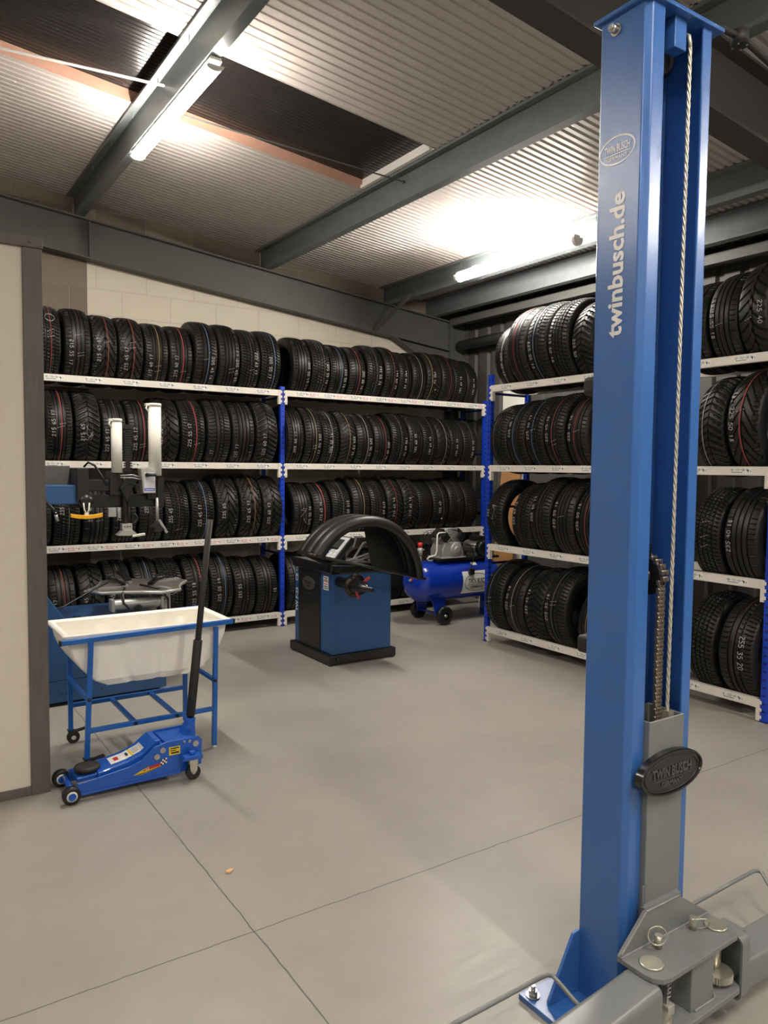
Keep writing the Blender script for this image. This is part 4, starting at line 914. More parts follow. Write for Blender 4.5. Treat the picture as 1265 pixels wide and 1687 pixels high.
# control panel facing the operator on the left
mb = MB()
P0, P1 = Vector((2.985, 0, .80)), Vector((3.16, 0, .985)); nrm = Vector((-.185, 0, .175)).normalized() * .045
mb.prism([(P0.x, 5.20, P0.z), (P1.x, 5.20, P1.z), (P1.x - nrm.x, 5.20, P1.z - nrm.z), (P0.x - nrm.x, 5.20, P0.z - nrm.z)], (0, .27, 0)); mb.box(3.06, 3.14, 5.26, 5.42, .74, .90)
cp = mb.build('control_panel', 'black', bal, bevel=.006)
mb = MB(); dv = (P1 - P0); un = nrm.normalized()
def pq(a, y, o): v = P0 + dv * a + un * o; return (v.x, y, v.z)
mb.quad(pq(.05, 5.46, .0012), pq(.05, 5.21, .0012), pq(.95, 5.21, .0012), pq(.95, 5.46, .0012), 0)
mb.quad(pq(.5, 5.44, .002), pq(.5, 5.26, .002), pq(.85, 5.26, .002), pq(.85, 5.44, .002), 1)
for i in range(4):
    for j in range(3): mb.quad(pq(.1 + j * .13, 5.44 - i * .055, .002), pq(.1 + j * .13, 5.41 - i * .055, .002), pq(.19 + j * .13, 5.41 - i * .055, .002), pq(.19 + j * .13, 5.44 - i * .055, .002), 2 if i < 2 else 3)
mb.build('keypad', ['key_grey', 'lcd', 'blue_ink', 'white'], cp)
mb = MB(); mb.bar((3.08, 5.19, .79), (3.42, 5.17, .875), .012, .012); mb.bar((3.08, 5.19, .765), (3.44, 5.17, .855), .012, .012)
for k in range(5): q = k / 4; mb.bar((3.1 + .3 * q, 5.18, .792 + .075 * q), (3.15 + .28 * q, 5.18, .785 + .072 * q), .008, .008)
mb.cyl((3.43, 5.16, .865), (3.43, 5.18, .865), .02, n=16)
mb.build('gauge_arm', 'alu', bal)
mb = MB(); mb.bar((3.16, 5.19, .80), (3.26, 5.185, .935), .012, .012); mb.bar((3.26, 5.185, .935), (3.36, 5.18, .945), .012, .012); mb.bar((3.17, 5.2, .90), (3.20, 5.2, .985), .014, .01); mb.bar((3.18, 5.2, .985), (3.26, 5.2, .985), .014, .01); mb.build('hood_lever', 'alu', bal)
# shaft, flange, quick nut
sx, sz = 2.975, .655
mb = MB(); mb.cyl((sx, 5.085, sz), (sx, 4.86, sz), .038, n=28); mb.build('shaft', 'black', bal)
mb = MB(); mb.lathe([(0, .085), (.008, .09), (.018, .088), (.02, .05)], (sx, 4.86, sz), (0, -1, 0), 40)
for a in range(6): mb.cyl((sx + .07 * math.cos(a * PI / 3), 4.843, sz + .07 * math.sin(a * PI / 3)), (sx + .07 * math.cos(a * PI / 3), 4.838, sz + .07 * math.sin(a * PI / 3)), .007, n=10)
mb.build('flange', 'dark_steel', bal)
mb = MB(); mb.lathe([(0, .06), (.04, .062), (.06, .045), (.07, .045), (.10, .05), (.12, .03), (.16, .028), (.165, .015), (.24, .015)], (sx, 4.842, sz), (0, -1, 0), 32); mb.build('quick_nut', 'gloss_black', bal)
mb = MB(); mb.bar((sx + .03, 4.78, sz + .03), (sx + .075, 4.76, sz + .07), .014, .022); mb.bar((sx - .03, 4.78, sz - .03), (sx - .02, 4.76, sz - .085), .014, .022); mb.build('nut_lever', 'dull_red', bal, bevel=.004)
# curved hood
e0, e1 = Vector((2.605, 0, .91)), Vector((3.585, 0, .665)); ch = (e1 - e0); c_len = ch.length / 2; hgt = .385; RR = (c_len ** 2 + hgt ** 2) / (2 * hgt); mid = (e0 + e1) / 2; cn = Vector((-ch.z, 0, ch.x)).normalized(); ctr = mid - cn * (RR - hgt)
cd = ch.normalized(); half = math.asin(min(1, c_len / RR)); 
prof = [(4.795, -.075), (4.79, -.04), (4.80, -.012), (4.825, .0), (4.87, .0), (4.875, -.008), (4.895, -.008), (4.90, .0), (4.99, .0), (4.995, -.008), (5.01, -.008), (5.015, 0), (5.05, 0), (5.062, -.012), (5.066, -.05)]
mb = MB(); rows = []
for i in range(61):
    a = -half + 2 * half * i / 60
    rows.append([tuple(Vector((0, yy, 0)) + ctr + cn * (RR + d) * math.cos(a) + cd * (RR + d) * math.sin(a)) for yy, d in prof])
mb.grid(rows, 0, True)
hd = mb.build('hood', 'hood_black', bal); md = hd.modifiers.new('solid', 'SOLIDIFY'); md.thickness = .005; md.offset = -1
mb = MB(); sp = []
for i in range(25):
    a = -.06 + (half + .06) * i / 24; sp.append(tuple(Vector((0, 5.055, 0)) + ctr + cn * (RR - .004) * math.cos(a) + cd * (RR - .004) * math.sin(a)))
q0 = Vector(sp[0]); sp.append((e1.x, 5.055, e1.z)); sp.append((q0.x + .10, 5.055, .76)); mb.prism(sp, (0, .006, 0)); mb.build('hood_side', 'hood_black', bal)
mb = MB()
for yy in (4.81, 5.05): mb.tube([(e0.x - .01, yy, e0.z), (e1.x + .02, yy, e1.z)], .013, 10)
mb.tube([(e0.x, 4.80, e0.z), (e0.x, 5.06, e0.z)], .012, 10); mb.bar((2.62, 5.05, .905), (2.93, 5.12, .775), .03, .02)
mb.build('hood_frame', 'black', bal)

# ================================================================ COMPRESSOR
cmp_ = thing('air_compressor', (4.85, 6.06, 0), 'blue air compressor tank with grey V-twin pump beside the corner of the racks', 'air compressor')
ty, tz, tr = 6.06, .41, .205
mb = MB(); mb.lathe([(0, .001), (.012, .06), (.035, .11), (.07, .15), (.12, .185), (.18, .205), (1.02, .205), (1.08, .185), (1.13, .14), (1.16, .08), (1.17, .001)], (4.30, ty, tz), (1, 0, 0), 48, cap=False); mb.build('tank', 'tank_blue', cmp_)
for yy in (5.845, 6.275):
    mb = MB(); s_ = -1 if yy < ty else 1
    mb.lathe([(-.026, .04), (-.026, .075), (-.018, .092), (.018, .092), (.026, .075), (.026, .04)], (4.62, yy, .092), (0, 1, 0), 32, cap=False); mb.lathe([(-.02, .001), (-.02, .07), (.02, .07), (.02, .001)], (4.62, yy, .092), (0, 1, 0), 24, cap=False)
    w = mb.build('wheel', 'black', cmp_); mb = MB(); mb.cyl((4.62, yy - .032, .092), (4.62, yy + .03, .092), .014, n=12); mb.build('hub', 'steel', w)
mb = MB(); mb.bar((4.62, 5.87, .092), (4.62, 6.25, .092), .02, .02)
mb.prism([(4.56, 5.90, .09), (4.66, 5.90, .09), (4.70, 5.93, .27), (4.52, 5.93, .27)], (0, .012, 0)); mb.prism([(4.56, 6.21, .09), (4.66, 6.21, .09), (4.70, 6.18, .27), (4.52, 6.18, .27)], (0, .012, 0))
mb.build('wheel_bracket', 'tank_blue', cmp_)
mb = MB(); mb.box(5.33, 5.37, 5.98, 6.14, .0, .23); mb.build('foot', 'tank_blue', cmp_)
mb = MB(); mb.box(4.60, 5.40, 5.93, 6.19, .615, .64); mb.build('pump_base', 'black', cmp_, bevel=.003)
mb = MB(); mb.prism([(4.66, 5.94, .64), (4.93, 5.94, .64), (4.93, 5.94, .70), (4.89, 5.94, .80), (4.70, 5.94, .80), (4.66, 5.94, .72)], (0, .2, 0)); mb.box(4.64, 4.95, 5.92, 6.16, .64, .655); mb.lathe([(0, .075), (.015, .07), (.02, .035), (.03, .03)], (4.83, 5.94, .725), (0, -1, 0), 28); mb.build('crankcase', 'cast', cmp_, bevel=.006)
for sg, m_ in ((-1, 'cylinder_block'), (1, 'cylinder_block')):
    mb = MB(); ax = Vector((sg * .62, 0, .78)); o = Vector((4.80 + sg * .04, 6.04, .78)); px_ = Vector((.78, 0, -sg * .62))
    for k in range(6):
        c = o + ax * (.02 + k * .017); mb.prism([tuple(c + px_ * a + Vector((0, b, 0))) for a, b in ((-.062, -.065), (.062, -.065), (.062, .065), (-.062, .065))], tuple(ax * .009))
    mb.prism([tuple(o + px_ * a + Vector((0, b, 0))) for a, b in ((-.045, -.05), (.045, -.05), (.045, .05), (-.045, .05))], tuple(ax * .13)); cb_ = mb.build(m_, 'alu', cmp_)
    mb = MB(); c = o + ax * .125; mb.prism([tuple(c + px_ * a + Vector((0, b, 0))) for a, b in ((-.055, -.06), (.055, -.06), (.055, .06), (-.055, .06))], tuple(ax * .035)); 
    c2 = o + ax * .09 - Vector((0, .07, 0)); mb.prism([tuple(c2 + px_ * a + ax * b) for a, b in ((-.035, -.03), (.035, -.03), (.035, .045), (-.035, .045))], (0, -.045, 0))
    mb.build('head', 'black', cb_, bevel=.005)
mb = MB(); mb.cyl((5.20, 5.97, .72), (5.20, 6.2, .72), .068, n=28)
for k in range(16): a = 2 * PI * k / 16; mb.bar((5.20 + .072 * math.cos(a), 5.99, .72 + .072 * math.sin(a)), (5.20 + .072 * math.cos(a), 6.17, .72 + .072 * math.sin(a)), .014, .004, up=(math.cos(a + PI / 2), 0, math.sin(a + PI / 2)))
mb.box(5.14, 5.26, 6.0, 6.14, .64, .66); mb.build('motor', 'alu', cmp_)
mb = MB(); mb.lathe([(0, .083), (.05, .085), (.066, .075), (.07, .06), (.066, .05), (.07, .02), (.07, .001)], (5.20, 5.985, .72), (0, -1, 0), 32); mb.build('fan_cover', 'gloss_black', cmp_)
mb = MB(); mb.box(5.15, 5.27, 6.0, 6.12, .79, .84); mb.build('terminal_box', 'black', cmp_, bevel=.008)
mb = MB()
for r in (.04, .08, .12, .145): mb.tube([(4.72 + r * math.cos(a), 6.215, .76 + r * math.sin(a)) for a in np.linspace(0, 2 * PI, 30)[:-1]], .003, 5, closed=True)
for k in range(10): a = 2 * PI * k / 10; mb.bar((4.72, 6.215, .76), (4.72 + .145 * math.cos(a), 6.215, .76 + .145 * math.sin(a)), .004, .004)
mb.build('belt_guard', 'black', cmp_)
mb = MB(); mb.tube([(4.70, 5.95, .90), (4.62, 5.95, .90), (4.60, 5.95, .88), (4.595, 5.95, .72), (4.58, 5.95, .68), (4.52, 5.97, .665), (4.50, 5.98, .645), (4.52, 5.98, .628), (4.57, 5.98, .63)], .009, 10); mb.build('delivery_pipe', 'white_plastic', cmp_)
mb = MB(); mb.tube([(4.70, 6.0, .90), (4.76, 5.99, .93), (4.86, 5.99, .93), (4.92, 6.0, .90)], .010, 10); mb.build('link_pipe', 'alu', cmp_)
mb = MB(); mb.cyl((4.42, 5.99, .59), (4.42, 5.99, .69), .016, n=16); mb.cyl((4.42, 5.99, .69), (4.42, 5.99, .76), .025, n=16); mb.cyl((4.38, 5.98, .74), (4.46, 5.98, .74), .009, n=10); rg = mb.build('regulator', 'cast', cmp_)
mb = MB(); mb.cyl((4.42, 5.99, .762), (4.42, 5.99, .81), .024, n=18); mb.build('cap', 'red_plastic', rg)
mb = MB(); mb.cyl((4.345, 5.99, .70), (4.345, 5.965, .70), .03, n=20); mb.cyl((4.345, 5.99, .6), (4.345, 5.99, .70), .008, n=8); g_ = mb.build('gauge', 'steel', cmp_); mb = MB(); mb.cyl((4.345, 5.965, .70), (4.345, 5.9635, .70), .025, n=20); mb.build('dial', 'white', g_)
mb = MB(); mb.tube([(4.86, 5.90, .80), (4.95, 5.885, .78), (5.0, 5.875, .72), (5.0, 5.865, .64), (4.97, 5.862, .56), (4.965, 5.856, .53)], .0055, 8); mb.box(4.935, 4.99, 5.835, 5.868, .475, .535); mb.build('cable_switch', 'black', cmp_)
mb = MB(); mb.tube([(4.34, 5.99, .45), (4.28, 5.97, .45)], .012, 10); mb.bar((4.31, 5.96, .455), (4.27, 5.93, .53), .012, .02, 1); mb.build('drain_tap', ['zinc', 'red_plastic'], cmp_)
def tankwrap(x, s, o=.002):      # s = arc length up the front of the tank from its mid height
    a = s / tr; return (x, ty - (tr + o) * math.cos(a), tz + (tr + o) * math.sin(a))
mb = MB(); X0, X1 = 4.86, 5.235
mb.grid([[tankwrap(X0 + (X1 - X0) * i / 10, -.135 + .235 * j / 10) for j in range(11)] for i in range(11)], 0, True)
mb.f = [f[::-1] for f in mb.f]
emblem(mb, (0, 0, 0), (1, 0, 0), (0, 0, 1), .165, .09, 1, 0, .005, wrap=lambda x, y: tankwrap((X0 + X1) / 2 + x, -.018 + y, .0032))
mb.build('tank_sticker', ['white', 'ink'], cmp_)
mb = MB(); mb.grid([[tankwrap(5.02 + .07 * i / 2, .165 + .04 * j / 2) for j in range(3)] for i in range(3)], 0, True); mb.build('rating_label', 'white', cmp_)

# ================================================================ WATER TANK (tyre test bath)
tub = thing('tyre_test_bath', (1.17, 4.16, 0), 'white plastic water bath on a blue wheeled frame beside the partition', 'water bath')
yA, yB = 3.955, 4.40; rim = .70; xc, hx_ = 1.185, .415
def tub_halfw(z):      # half length at height z (rounded ends)
    q = max(0.0, (rim - z) / .285); q = min(q, 1); return hx_ * (1 - .42 * q ** 2.2) 
mb = MB()
def loop(z, ins, flute):
    hw = tub_halfw(z) - ins; y0_, y1_ = yA + ins + .02, yB - ins - .02; pts = []
    n = 40
    def fl(tn): 
        d = 0
        for c in (-.42, .18, .72): d = max(d, math.exp(-((tn - c) / .085) ** 4))
        return d * .014 * flute
    for i in range(n + 1): tn = -1 + 2 * i / n; pts.append((xc + tn * hw, y0_ + fl(tn), z))
    for i in range(1, 6): pts.append((xc + hw, y0_ + (y1_ - y0_) * i / 6, z))
    for i in range(n + 1): tn = 1 - 2 * i / n; pts.append((xc + tn * hw, y1_ - fl(tn), z))
    for i in range(1, 6): pts.append((xc - hw, y1_ - (y1_ - y0_) * i / 6, z))
    return pts
zs = [.685, .66, .62, .57, .52, .48, .45, .43, .42, .415]
outer_r = [loop(z, .0 + (.0 if z > .45 else (.45 - z) * .6), 1 if z < .66 else 0) for z in zs]
for a, b in zip(outer_r[:-1], outer_r[1:]): mb.grid([a, b], 0, True, closed=True)
mb.poly(outer_r[-1])
inner_r = [loop(z, .012 + (.0 if z > .46 else (.46 - z) * .6), 1 if z < .66 else 0) for z in [.694, .66, .62, .57, .52, .48, .45, .435, .428]]
for a, b in zip(inner_r[1:], inner_r[:-1]): mb.grid([a, b], 0, True, closed=True)
mb.poly(list(reversed(inner_r[-1])))
def rimloop(z, ox, oy): 
    pts = []; base = loop(.694, 0, 0)
    for (x, y, _) in base:
        sx_ = (x - xc) / hx_; pts.append((xc + sx_ * (hx_ + ox), y + (oy if y > 4.17 else -oy) * (1 if abs(y - 4.17) > .18 else (abs(y - 4.17) / .18)), z))
    return pts
rl = [inner_r[0], rimloop(.700, .0, .004), rimloop(.703, .014, .016), rimloop(.696, .022, .022), rimloop(.684, .021, .021), rimloop(.682, .0, .0)]
for a, b in zip(rl[1:], rl[:-1]): mb.grid([a, b], 0, True, closed=True)
mb.build('basin', 'tub', tub)
fr = MB()
Xl, Xr, Yn, Yf = .845, 1.512, 3.945, 4.392; s_ = .024
mb = MB(); mb.bar((.732, Yn - .012, .672), (1.622, Yn - .012, .690), s_, s_); mb.build('top_rail', 'frame_blue', tub, bevel=.002)
mb = MB(); mb.bar((.732, Yf + .02, .672), (1.622, Yf + .02, .690), s_, s_)
mb.build('top_rail', 'frame_blue', tub, bevel=.002)
mb = MB()
for xx, zz in ((.728, .672), (1.626, .690)):
    for yy in (Yn - .012, Yf + .02): mb.box(xx - .005, xx + .005, yy - .0125, yy + .0125, zz - .0125, zz + .0125)
mb.build('end_plug', 'black', tub)
for lx, tx_, ly, zb in ((.845, .872, Yn - .012, .075), (1.512, 1.524, Yn - .012, .012), (.865, .865, Yf + .02, .075), (1.515, 1.515, Yf + .02, .012)):
    mb = MB(); mb.bar((lx, ly, zb), (tx_, ly, .668), s_, s_, up=(0, 1, 0)); lg = mb.build('leg', 'frame_blue', tub, bevel=.002)
    if zb > .05:
        mb = MB(); mb.cyl((lx + .012, ly - .011, .034), (lx + .012, ly + .011, .034), .034, n=24); mb.cyl((lx, ly, .06), (lx, ly, .078), .012, n=12); mb.prism([(lx - .02, ly - .018, .078), (lx + .03, ly - .018, .07), (lx + .02, ly - .018, .03), (lx, ly - .018, .04)], (0, .036, 0)); mb.bar((lx + .01, ly, .062), (lx + .085, ly, .075), .03, .008)
        cs = mb.build('caster', 'black', tub, bevel=.001); mb = MB(); mb.cyl((lx + .012, ly - .0195, .034), (lx + .012, ly + .0195, .034), .012, n=14); mb.build('hub', 'white_plastic', cs)
    else:
        mb = MB(); mb.cyl((lx, ly, 0), (lx, ly, .014), .013, n=14); mb.build('foot', 'white_plastic', lg)
mb = MB(); mb.bar((.85, Yn - .012, .213), (1.51, Yn - .012, .217), .018, s_); mb.bar((.866, Yf + .02, .213), (1.51, Yf + .02, .217), .018, s_)
for xx in (1.085, 1.305): mb.bar((xx, Yn, .215), (xx, Yf + .01, .215), .024, .018)
for xx in (.855, 1.515): mb.bar((xx, Yn, .375), (xx, Yf + .01, .375), .02, .02)
mb.build('cross_rail', 'frame_blue', tub, bevel=.002)
mb = MB()
for xx, zz in ((1.085, .215), (1.305, .215), (.857, .375), (1.515, .375)): mb.cyl((xx, Yn - .028, zz), (xx, Yn - .02, zz), .009, n=12)
mb.build('bolt_plug', 'black', tub)

# ================================================================ TROLLEY JACK
jack = thing('trolley_jack', (1.0, 3.72, 0), 'blue low-profile trolley jack on the floor beside the timber post', 'trolley jack')
side = [(.735, .028), (1.24, .034), (1.325, .055), (1.328, .175), (1.31, .198), (1.15, .198), (1.09, .185), (1.03, .135), (.97, .112), (.80, .088), (.735, .082)]
for yy in (3.618, 3.816):
    mb = MB(); mb.prism([(x, yy, z) for x, z in side], (0, .008, 0)); mb.bar((.74, yy + .004, .03), (1.22, yy + .004, .036), .02, .012)
    mb.build('side_plate', 'jack_blue', jack, bevel=.003)
mb = MB(); mb.prism([(.83, 3.645, .07), (1.08, 3.645, .10), (1.13, 3.645, .205), (1.10, 3.645, .205), (1.04, 3.645, .158), (.97, 3.645, .132), (.83, 3.645, .105)], (0, .152, 0)); mb.prism([(.74, 3.66, .072), (.86, 3.66, .075), (.86, 3.66, .1), (.74, 3.66, .092)], (0, .122, 0))
la = mb.build('lift_arm', 'jack_blue', jack, bevel=.006)
mb = MB(); mb.lathe([(0, .035), (.012, .058), (.024, .06), (.03, .056), (.032, .04)], (.80, 3.721, .092), (0, 0, 1), 36); mb.build('saddle', 'rubber_pad', jack)
mb = MB(); mb.box(1.12, 1.31, 3.628, 3.816, .14, .188); mb.box(1.15, 1.27, 3.64, 3.80, .186, .192); mb.box(1.14, 1.146, 3.64, 3.80, .188, .2); mb.build('tray', 'jack_blue', jack, bevel=.004)
mb = MB(); mb.cyl((.715, 3.60, .048), (.715, 3.85, .048), .014, n=16); mb.build('front_axle', 'jack_blue', jack)
for yy in (3.605, 3.838):
    mb = MB(); mb.lathe([(-.019, .015), (-.019, .034), (-.015, .040), (.015, .040), (.019, .034), (.019, .015)], (.705, yy, .040), (0, 1, 0), 28); w = mb.build('front_wheel', 'black', jack)
    mb = MB(); mb.lathe([(0, .024), (.002, .024), (.0025, .018), (.004, .018)], (.705, yy - .019, .040), (0, -1, 0), 24); mb.lathe([(0, .017), (.005, .017)], (.705, yy - .019, .040), (0, -1, 0), 20, mi=1); mb.build('wheel_hub', ['white_plastic', 'jack_blue'], w)
for yy, s2 in ((3.585, -1), (3.857, 1)):
    mb = MB(); mb.prism([(1.21, yy + .02 * -s2, .105), (1.31, yy + .02 * -s2, .105), (1.31, yy + .02 * -s2, .125), (1.22, yy + .02 * -s2, .125)], (0, s2 * .05, 0)); mb.cyl((1.265, yy, .125), (1.265, yy, .142), .016, n=6); mb.build('caster_bracket', 'jack_blue', jack, bevel=.002)
    mb = MB(); mb.cyl((1.268, yy - .013, .036), (1.268, yy + .013, .036), .036, n=28); w = mb.build('rear_caster', 'black', jack, bevel=.003)
    mb = MB()
    for q in (-.016, .014): mb.prism([(1.245, yy + q, .105), (1.29, yy + q, .105), (1.285, yy + q, .045), (1.268, yy + q, .025), (1.252, yy + q, .045)], (0, .003, 0))
    mb.box(1.244, 1.292, yy - .016, yy + .017, .100, .105); mb.cyl((1.268, yy - .02, .038), (1.268, yy + .02, .038), .007, n=10); mb.build('caster_fork', 'zinc', w)
mb = MB()
for xx, zz, r in ((1.10, .135, .014), (1.128, .162, .014), (1.293, .165, .015), (1.262, .182, .007), (1.235, .185, .005)):
    mb.cyl((xx, 3.61, zz), (xx, 3.618, zz), r, n=20)
mb.build('pivot_bolt', 'steel', jack)
mb = MB(); mb.box(1.16, 1.215, 3.6165, 3.618, .128, .168, 0); mb.box(1.165, 1.21, 3.6155, 3.6165, .158, .163, 1); mb.box(1.165, 1.195, 3.6155, 3.6165, .148, .152, 1); mb.box(1.17, 1.21, 3.6155, 3.6165, .135, .142, 1); mb.build('warning_label', ['yellow_ink', 'ink'], jack)
mb = MB(); yy = 3.6172
mb.poly([(.985, yy, .066), (1.03, yy, .062), (1.12, yy, .083), (1.122, yy, .097), (1.055, yy, .094)], 0); mb.poly([(.99, yy - .0004, .067), (1.03, yy - .0004, .064), (1.118, yy - .0004, .083), (1.118, yy - .0004, .086), (1.04, yy - .0004, .07)], 1)
mb.poly([(1.03, yy - .0006, .076), (1.115, yy - .0006, .088), (1.12, yy - .0006, .102), (1.05, yy - .0006, .092)], 2); text_into(mb, '3.5', (1.045, yy - .0005, .079), (1, 0, .13), (0, 0, 1), .014, 3, thick=.0004, bold=.0004)
for i in range(4):
    for j in range(3): mb.quad(*[(1.118 + (i + a) * .008, yy - .0003, .088 + (j + b) * .009 + .002 * i) for a, b in ((0, 0), (1, 0), (1, 1), (0, 1))], 3 if (i + j) % 2 else 4)
mb.build('side_decal', ['yellow_ink', 'ink', 'red_ink', 'white', 'ink'], jack)
mb = MB(); a0 = Vector((.97, 0, .132)); b0 = Vector((1.04, 0, .158)); 
def armp(t, y, o=.0012):
    if t < 0: p = Vector((.97, 0, .132)) + (Vector((.97, 0, .132)) - Vector((.83, 0, .105))) * t
    elif t < 1: p = a0 + (b0 - a0) * t
    else: p = b0 + (Vector((1.10, 0, .205)) - b0) * (t - 1)
    return (p.x - o * .3, y, p.z + o)
for t0, t1, m_ in ((-.5, 0, 0), (0, .35, 0), (.35, .5, 1), (.5, 1.0, 0), (1.0, 1.25, 2)):
    mb.quad(armp(t0, 3.675), armp(t0, 3.765), armp(t1, 3.765), armp(t1, 3.675), m_); mb.f[-1] = mb.f[-1][::-1]
for k in range(5): mb.quad(armp(.55 + .09 * k, 3.685, .002), armp(.55 + .09 * k, 3.755, .002), armp(.58 + .09 * k, 3.755, .002), armp(.58 + .09 * k, 3.685, .002), 3); mb.f[-1] = mb.f[-1][::-1]
mb.quad(armp(-.35, 3.70, .002), armp(-.35, 3.74, .002), armp(-.2, 3.74, .002), armp(-.2, 3.70, .002), 4); mb.quad(armp(.1, 3.70, .002), armp(.1, 3.74, .002), armp(.25, 3.74, .002), armp(.25, 3.70, .002), 3)
mb.build('arm_label', ['white', 'yellow_ink', 'key_grey', 'ink', 'red_ink'], la)
hb, ht_ = Vector((1.297, 3.72, .20)), Vector((1.412, 3.72, 1.272)); hv = (ht_ - hb)
mb = MB(); mb.cyl(hb - hv * .03, hb + hv * .06, .03, .026, n=20); mb.prism([(1.245, 3.685, .18), (1.32, 3.685, .18), (1.315, 3.685, .245), (1.285, 3.685, .245)], (0, .07, 0)); mb.build('handle_socket', 'jack_blue', jack, bevel=.003)
mb = MB(); mb.cyl(hb + hv * .05, ht_, .0155, n=20); hp_ = mb.build('handle', 'black_matt', jack)
mb = MB(); mb.lathe([(0, .018), (.01, .0225), (hv.length * .36, .0225), (hv.length * .365, .018)], hb + hv * .065, hv, 24); mb.build('foam_sleeve', 'black_matt', hp_)
mb = MB()
for q in (.45, .49): c = hb + hv * q; mb.cyl(c - Vector((.018, 0, 0)), c - Vector((.014, 0, 0)), .004, n=8)
mb.build('spring_button', 'zinc', hp_)

# ================================================================ TYRE CHANGER
tc_ = thing('tyre_changer', (1.2, 5.5, 0), 'blue tyre changer with clamping table and twin white cylinders behind the partition', 'tyre changer')
mb = MB(); mb.prism([(.25, 5.135, .16), (1.62, 5.135, .16), (1.62, 5.135, .50), (1.02, 5.135, .50), (.886, 5.135, .705), (.62, 5.135, 1.1), (.25, 5.135, 1.1)], (0, .8, 0)); mb.build('cabinet', 'machine_blue', tc_, bevel=.006)
mb = MB(); mb.box(.25, 1.63, 5.13, 5.95, .025, .16); mb.box(1.50, 1.56, 5.126, 5.131, .105, .125, 1)
for xx, r in ((.95, .006), (.98, .006), (1.08, .010), (1.20, .006)): mb.cyl((xx, 5.129, .075), (xx, 5.131, .075), r, n=14, mi=1)
mb.build('base_skirt', ['machine_blue', 'black'], tc_, bevel=.004)
mb = MB(); 
for xx in (.4, 1.5):
    for yy in (5.2, 5.85): mb.cyl((xx, yy, 0), (xx, yy, .03), .03, n=14)
mb.build('foot', 'black', tc_)
mb = MB(); mb.box(.28, .56, 5.62, 5.92, 1.1, 1.62); mb.build('column', 'steelwork', tc_, bevel=.006)
# clamping table
ctx, cty, ctz = 1.545, 5.46, .672
mb = MB(); mb.cyl((ctx, cty, .50), (ctx, cty, .60), .12, .09, n=28); mb.cyl((ctx, cty, .60), (ctx, cty, ctz), .06, n=24); mb.build('table_pedestal', 'cast', tc_)
mb = MB(); oc = []
for k in range(4):
    a = R(20 + 90 * k); 
    for da, rr_ in ((-.22, .36), (.22, .36), (.55, .29), (1.02, .29)): oc.append((ctx + rr_ * math.cos(a + da), cty + rr_ * math.sin(a + da), ctz))
mb.prism(oc, (0, 0, .022)); tt_ = mb.build('clamping_table', 'table_grey', tc_, bevel=.003)
mb = MB(); mb.tube([(ctx + (p_[0] - ctx) * 1.0, cty + (p_[1] - cty) * 1.0, ctz + .011) for p_ in oc], .0125, 6, closed=True); mb.build('table_rim', 'alu', tt_)
for k in range(4):
    a = R(20 + 90 * k); d = Vector((math.cos(a), math.sin(a), 0)); o = Vector((ctx, cty, ctz + .022))
    mb = MB(); mb.bar(o + d * .10 + Vector((0, 0, .006)), o + d * .34 + Vector((0, 0, .006)), .035, .012); mb.build('jaw_slide', 'alu', tt_)
    mb = MB(); mb.prism([tuple(o + d * .13 + Vector((-d.y * .03, d.x * .03, .01))), tuple(o + d * .13 + Vector((d.y * .03, -d.x * .03, .01))), tuple(o + d * .21 + Vector((d.y * .02, -d.x * .02, .055))), tuple(o + d * .21 + Vector((-d.y * .02, d.x * .02, .055)))], (0, 0, .02)); mb.bar(o + d * .19 + Vector((0, 0, .06)), o + d * .24 + Vector((0, 0, .07)), .05, .022); mb.build('jaw', 'black', tt_, bevel=.004)
mb = MB(); mb.cyl((1.30, 5.22, .605), (1.62, 5.22, .605), .036, n=28); mb.box(1.285, 1.305, 5.18, 5.26, .565, .645); mb.box(1.615, 1.635, 5.18, 5.26, .565, .645); mb.cyl((1.635, 5.22, .605), (1.68, 5.22, .605), .012, n=12); mb.bar((1.34, 5.24, .58), (1.32, 5.3, .505), .014, .014); mb.box(1.64, 1.70, 5.24, 5.30, .50, .66); mb.build('clamp_cylinder', 'alu', tc_, bevel=.002)
mb = MB(); mb.cyl((1.455, 5.178, .575), (1.455, 5.160, .575), .028, n=18)
mb.tube([(1.40, 5.3, .70), (1.36, 5.2, .68), (1.36, 5.17, .62), (1.40, 5.16, .575), (1.455, 5.165, .57)], .008, 8); mb.tube([(1.50, 5.28, .72), (1.60, 5.18, .70), (1.655, 5.16, .63), (1.66, 5.17, .54), (1.64, 5.2, .505)], .008, 8)
mb.tube([(1.30, 5.35, .74), (1.15, 5.28, .69), (1.0, 5.25, .62), (.90, 5.2, .60)], .006, 8); mb.tube([(1.05, 5.25, .54), (1.12, 5.22, .545), (1.18, 5.25, .53), (1.26, 5.24, .525), (1.3, 5.28, .51)], .008, 8); mb.build('air_hose', 'black', tc_)
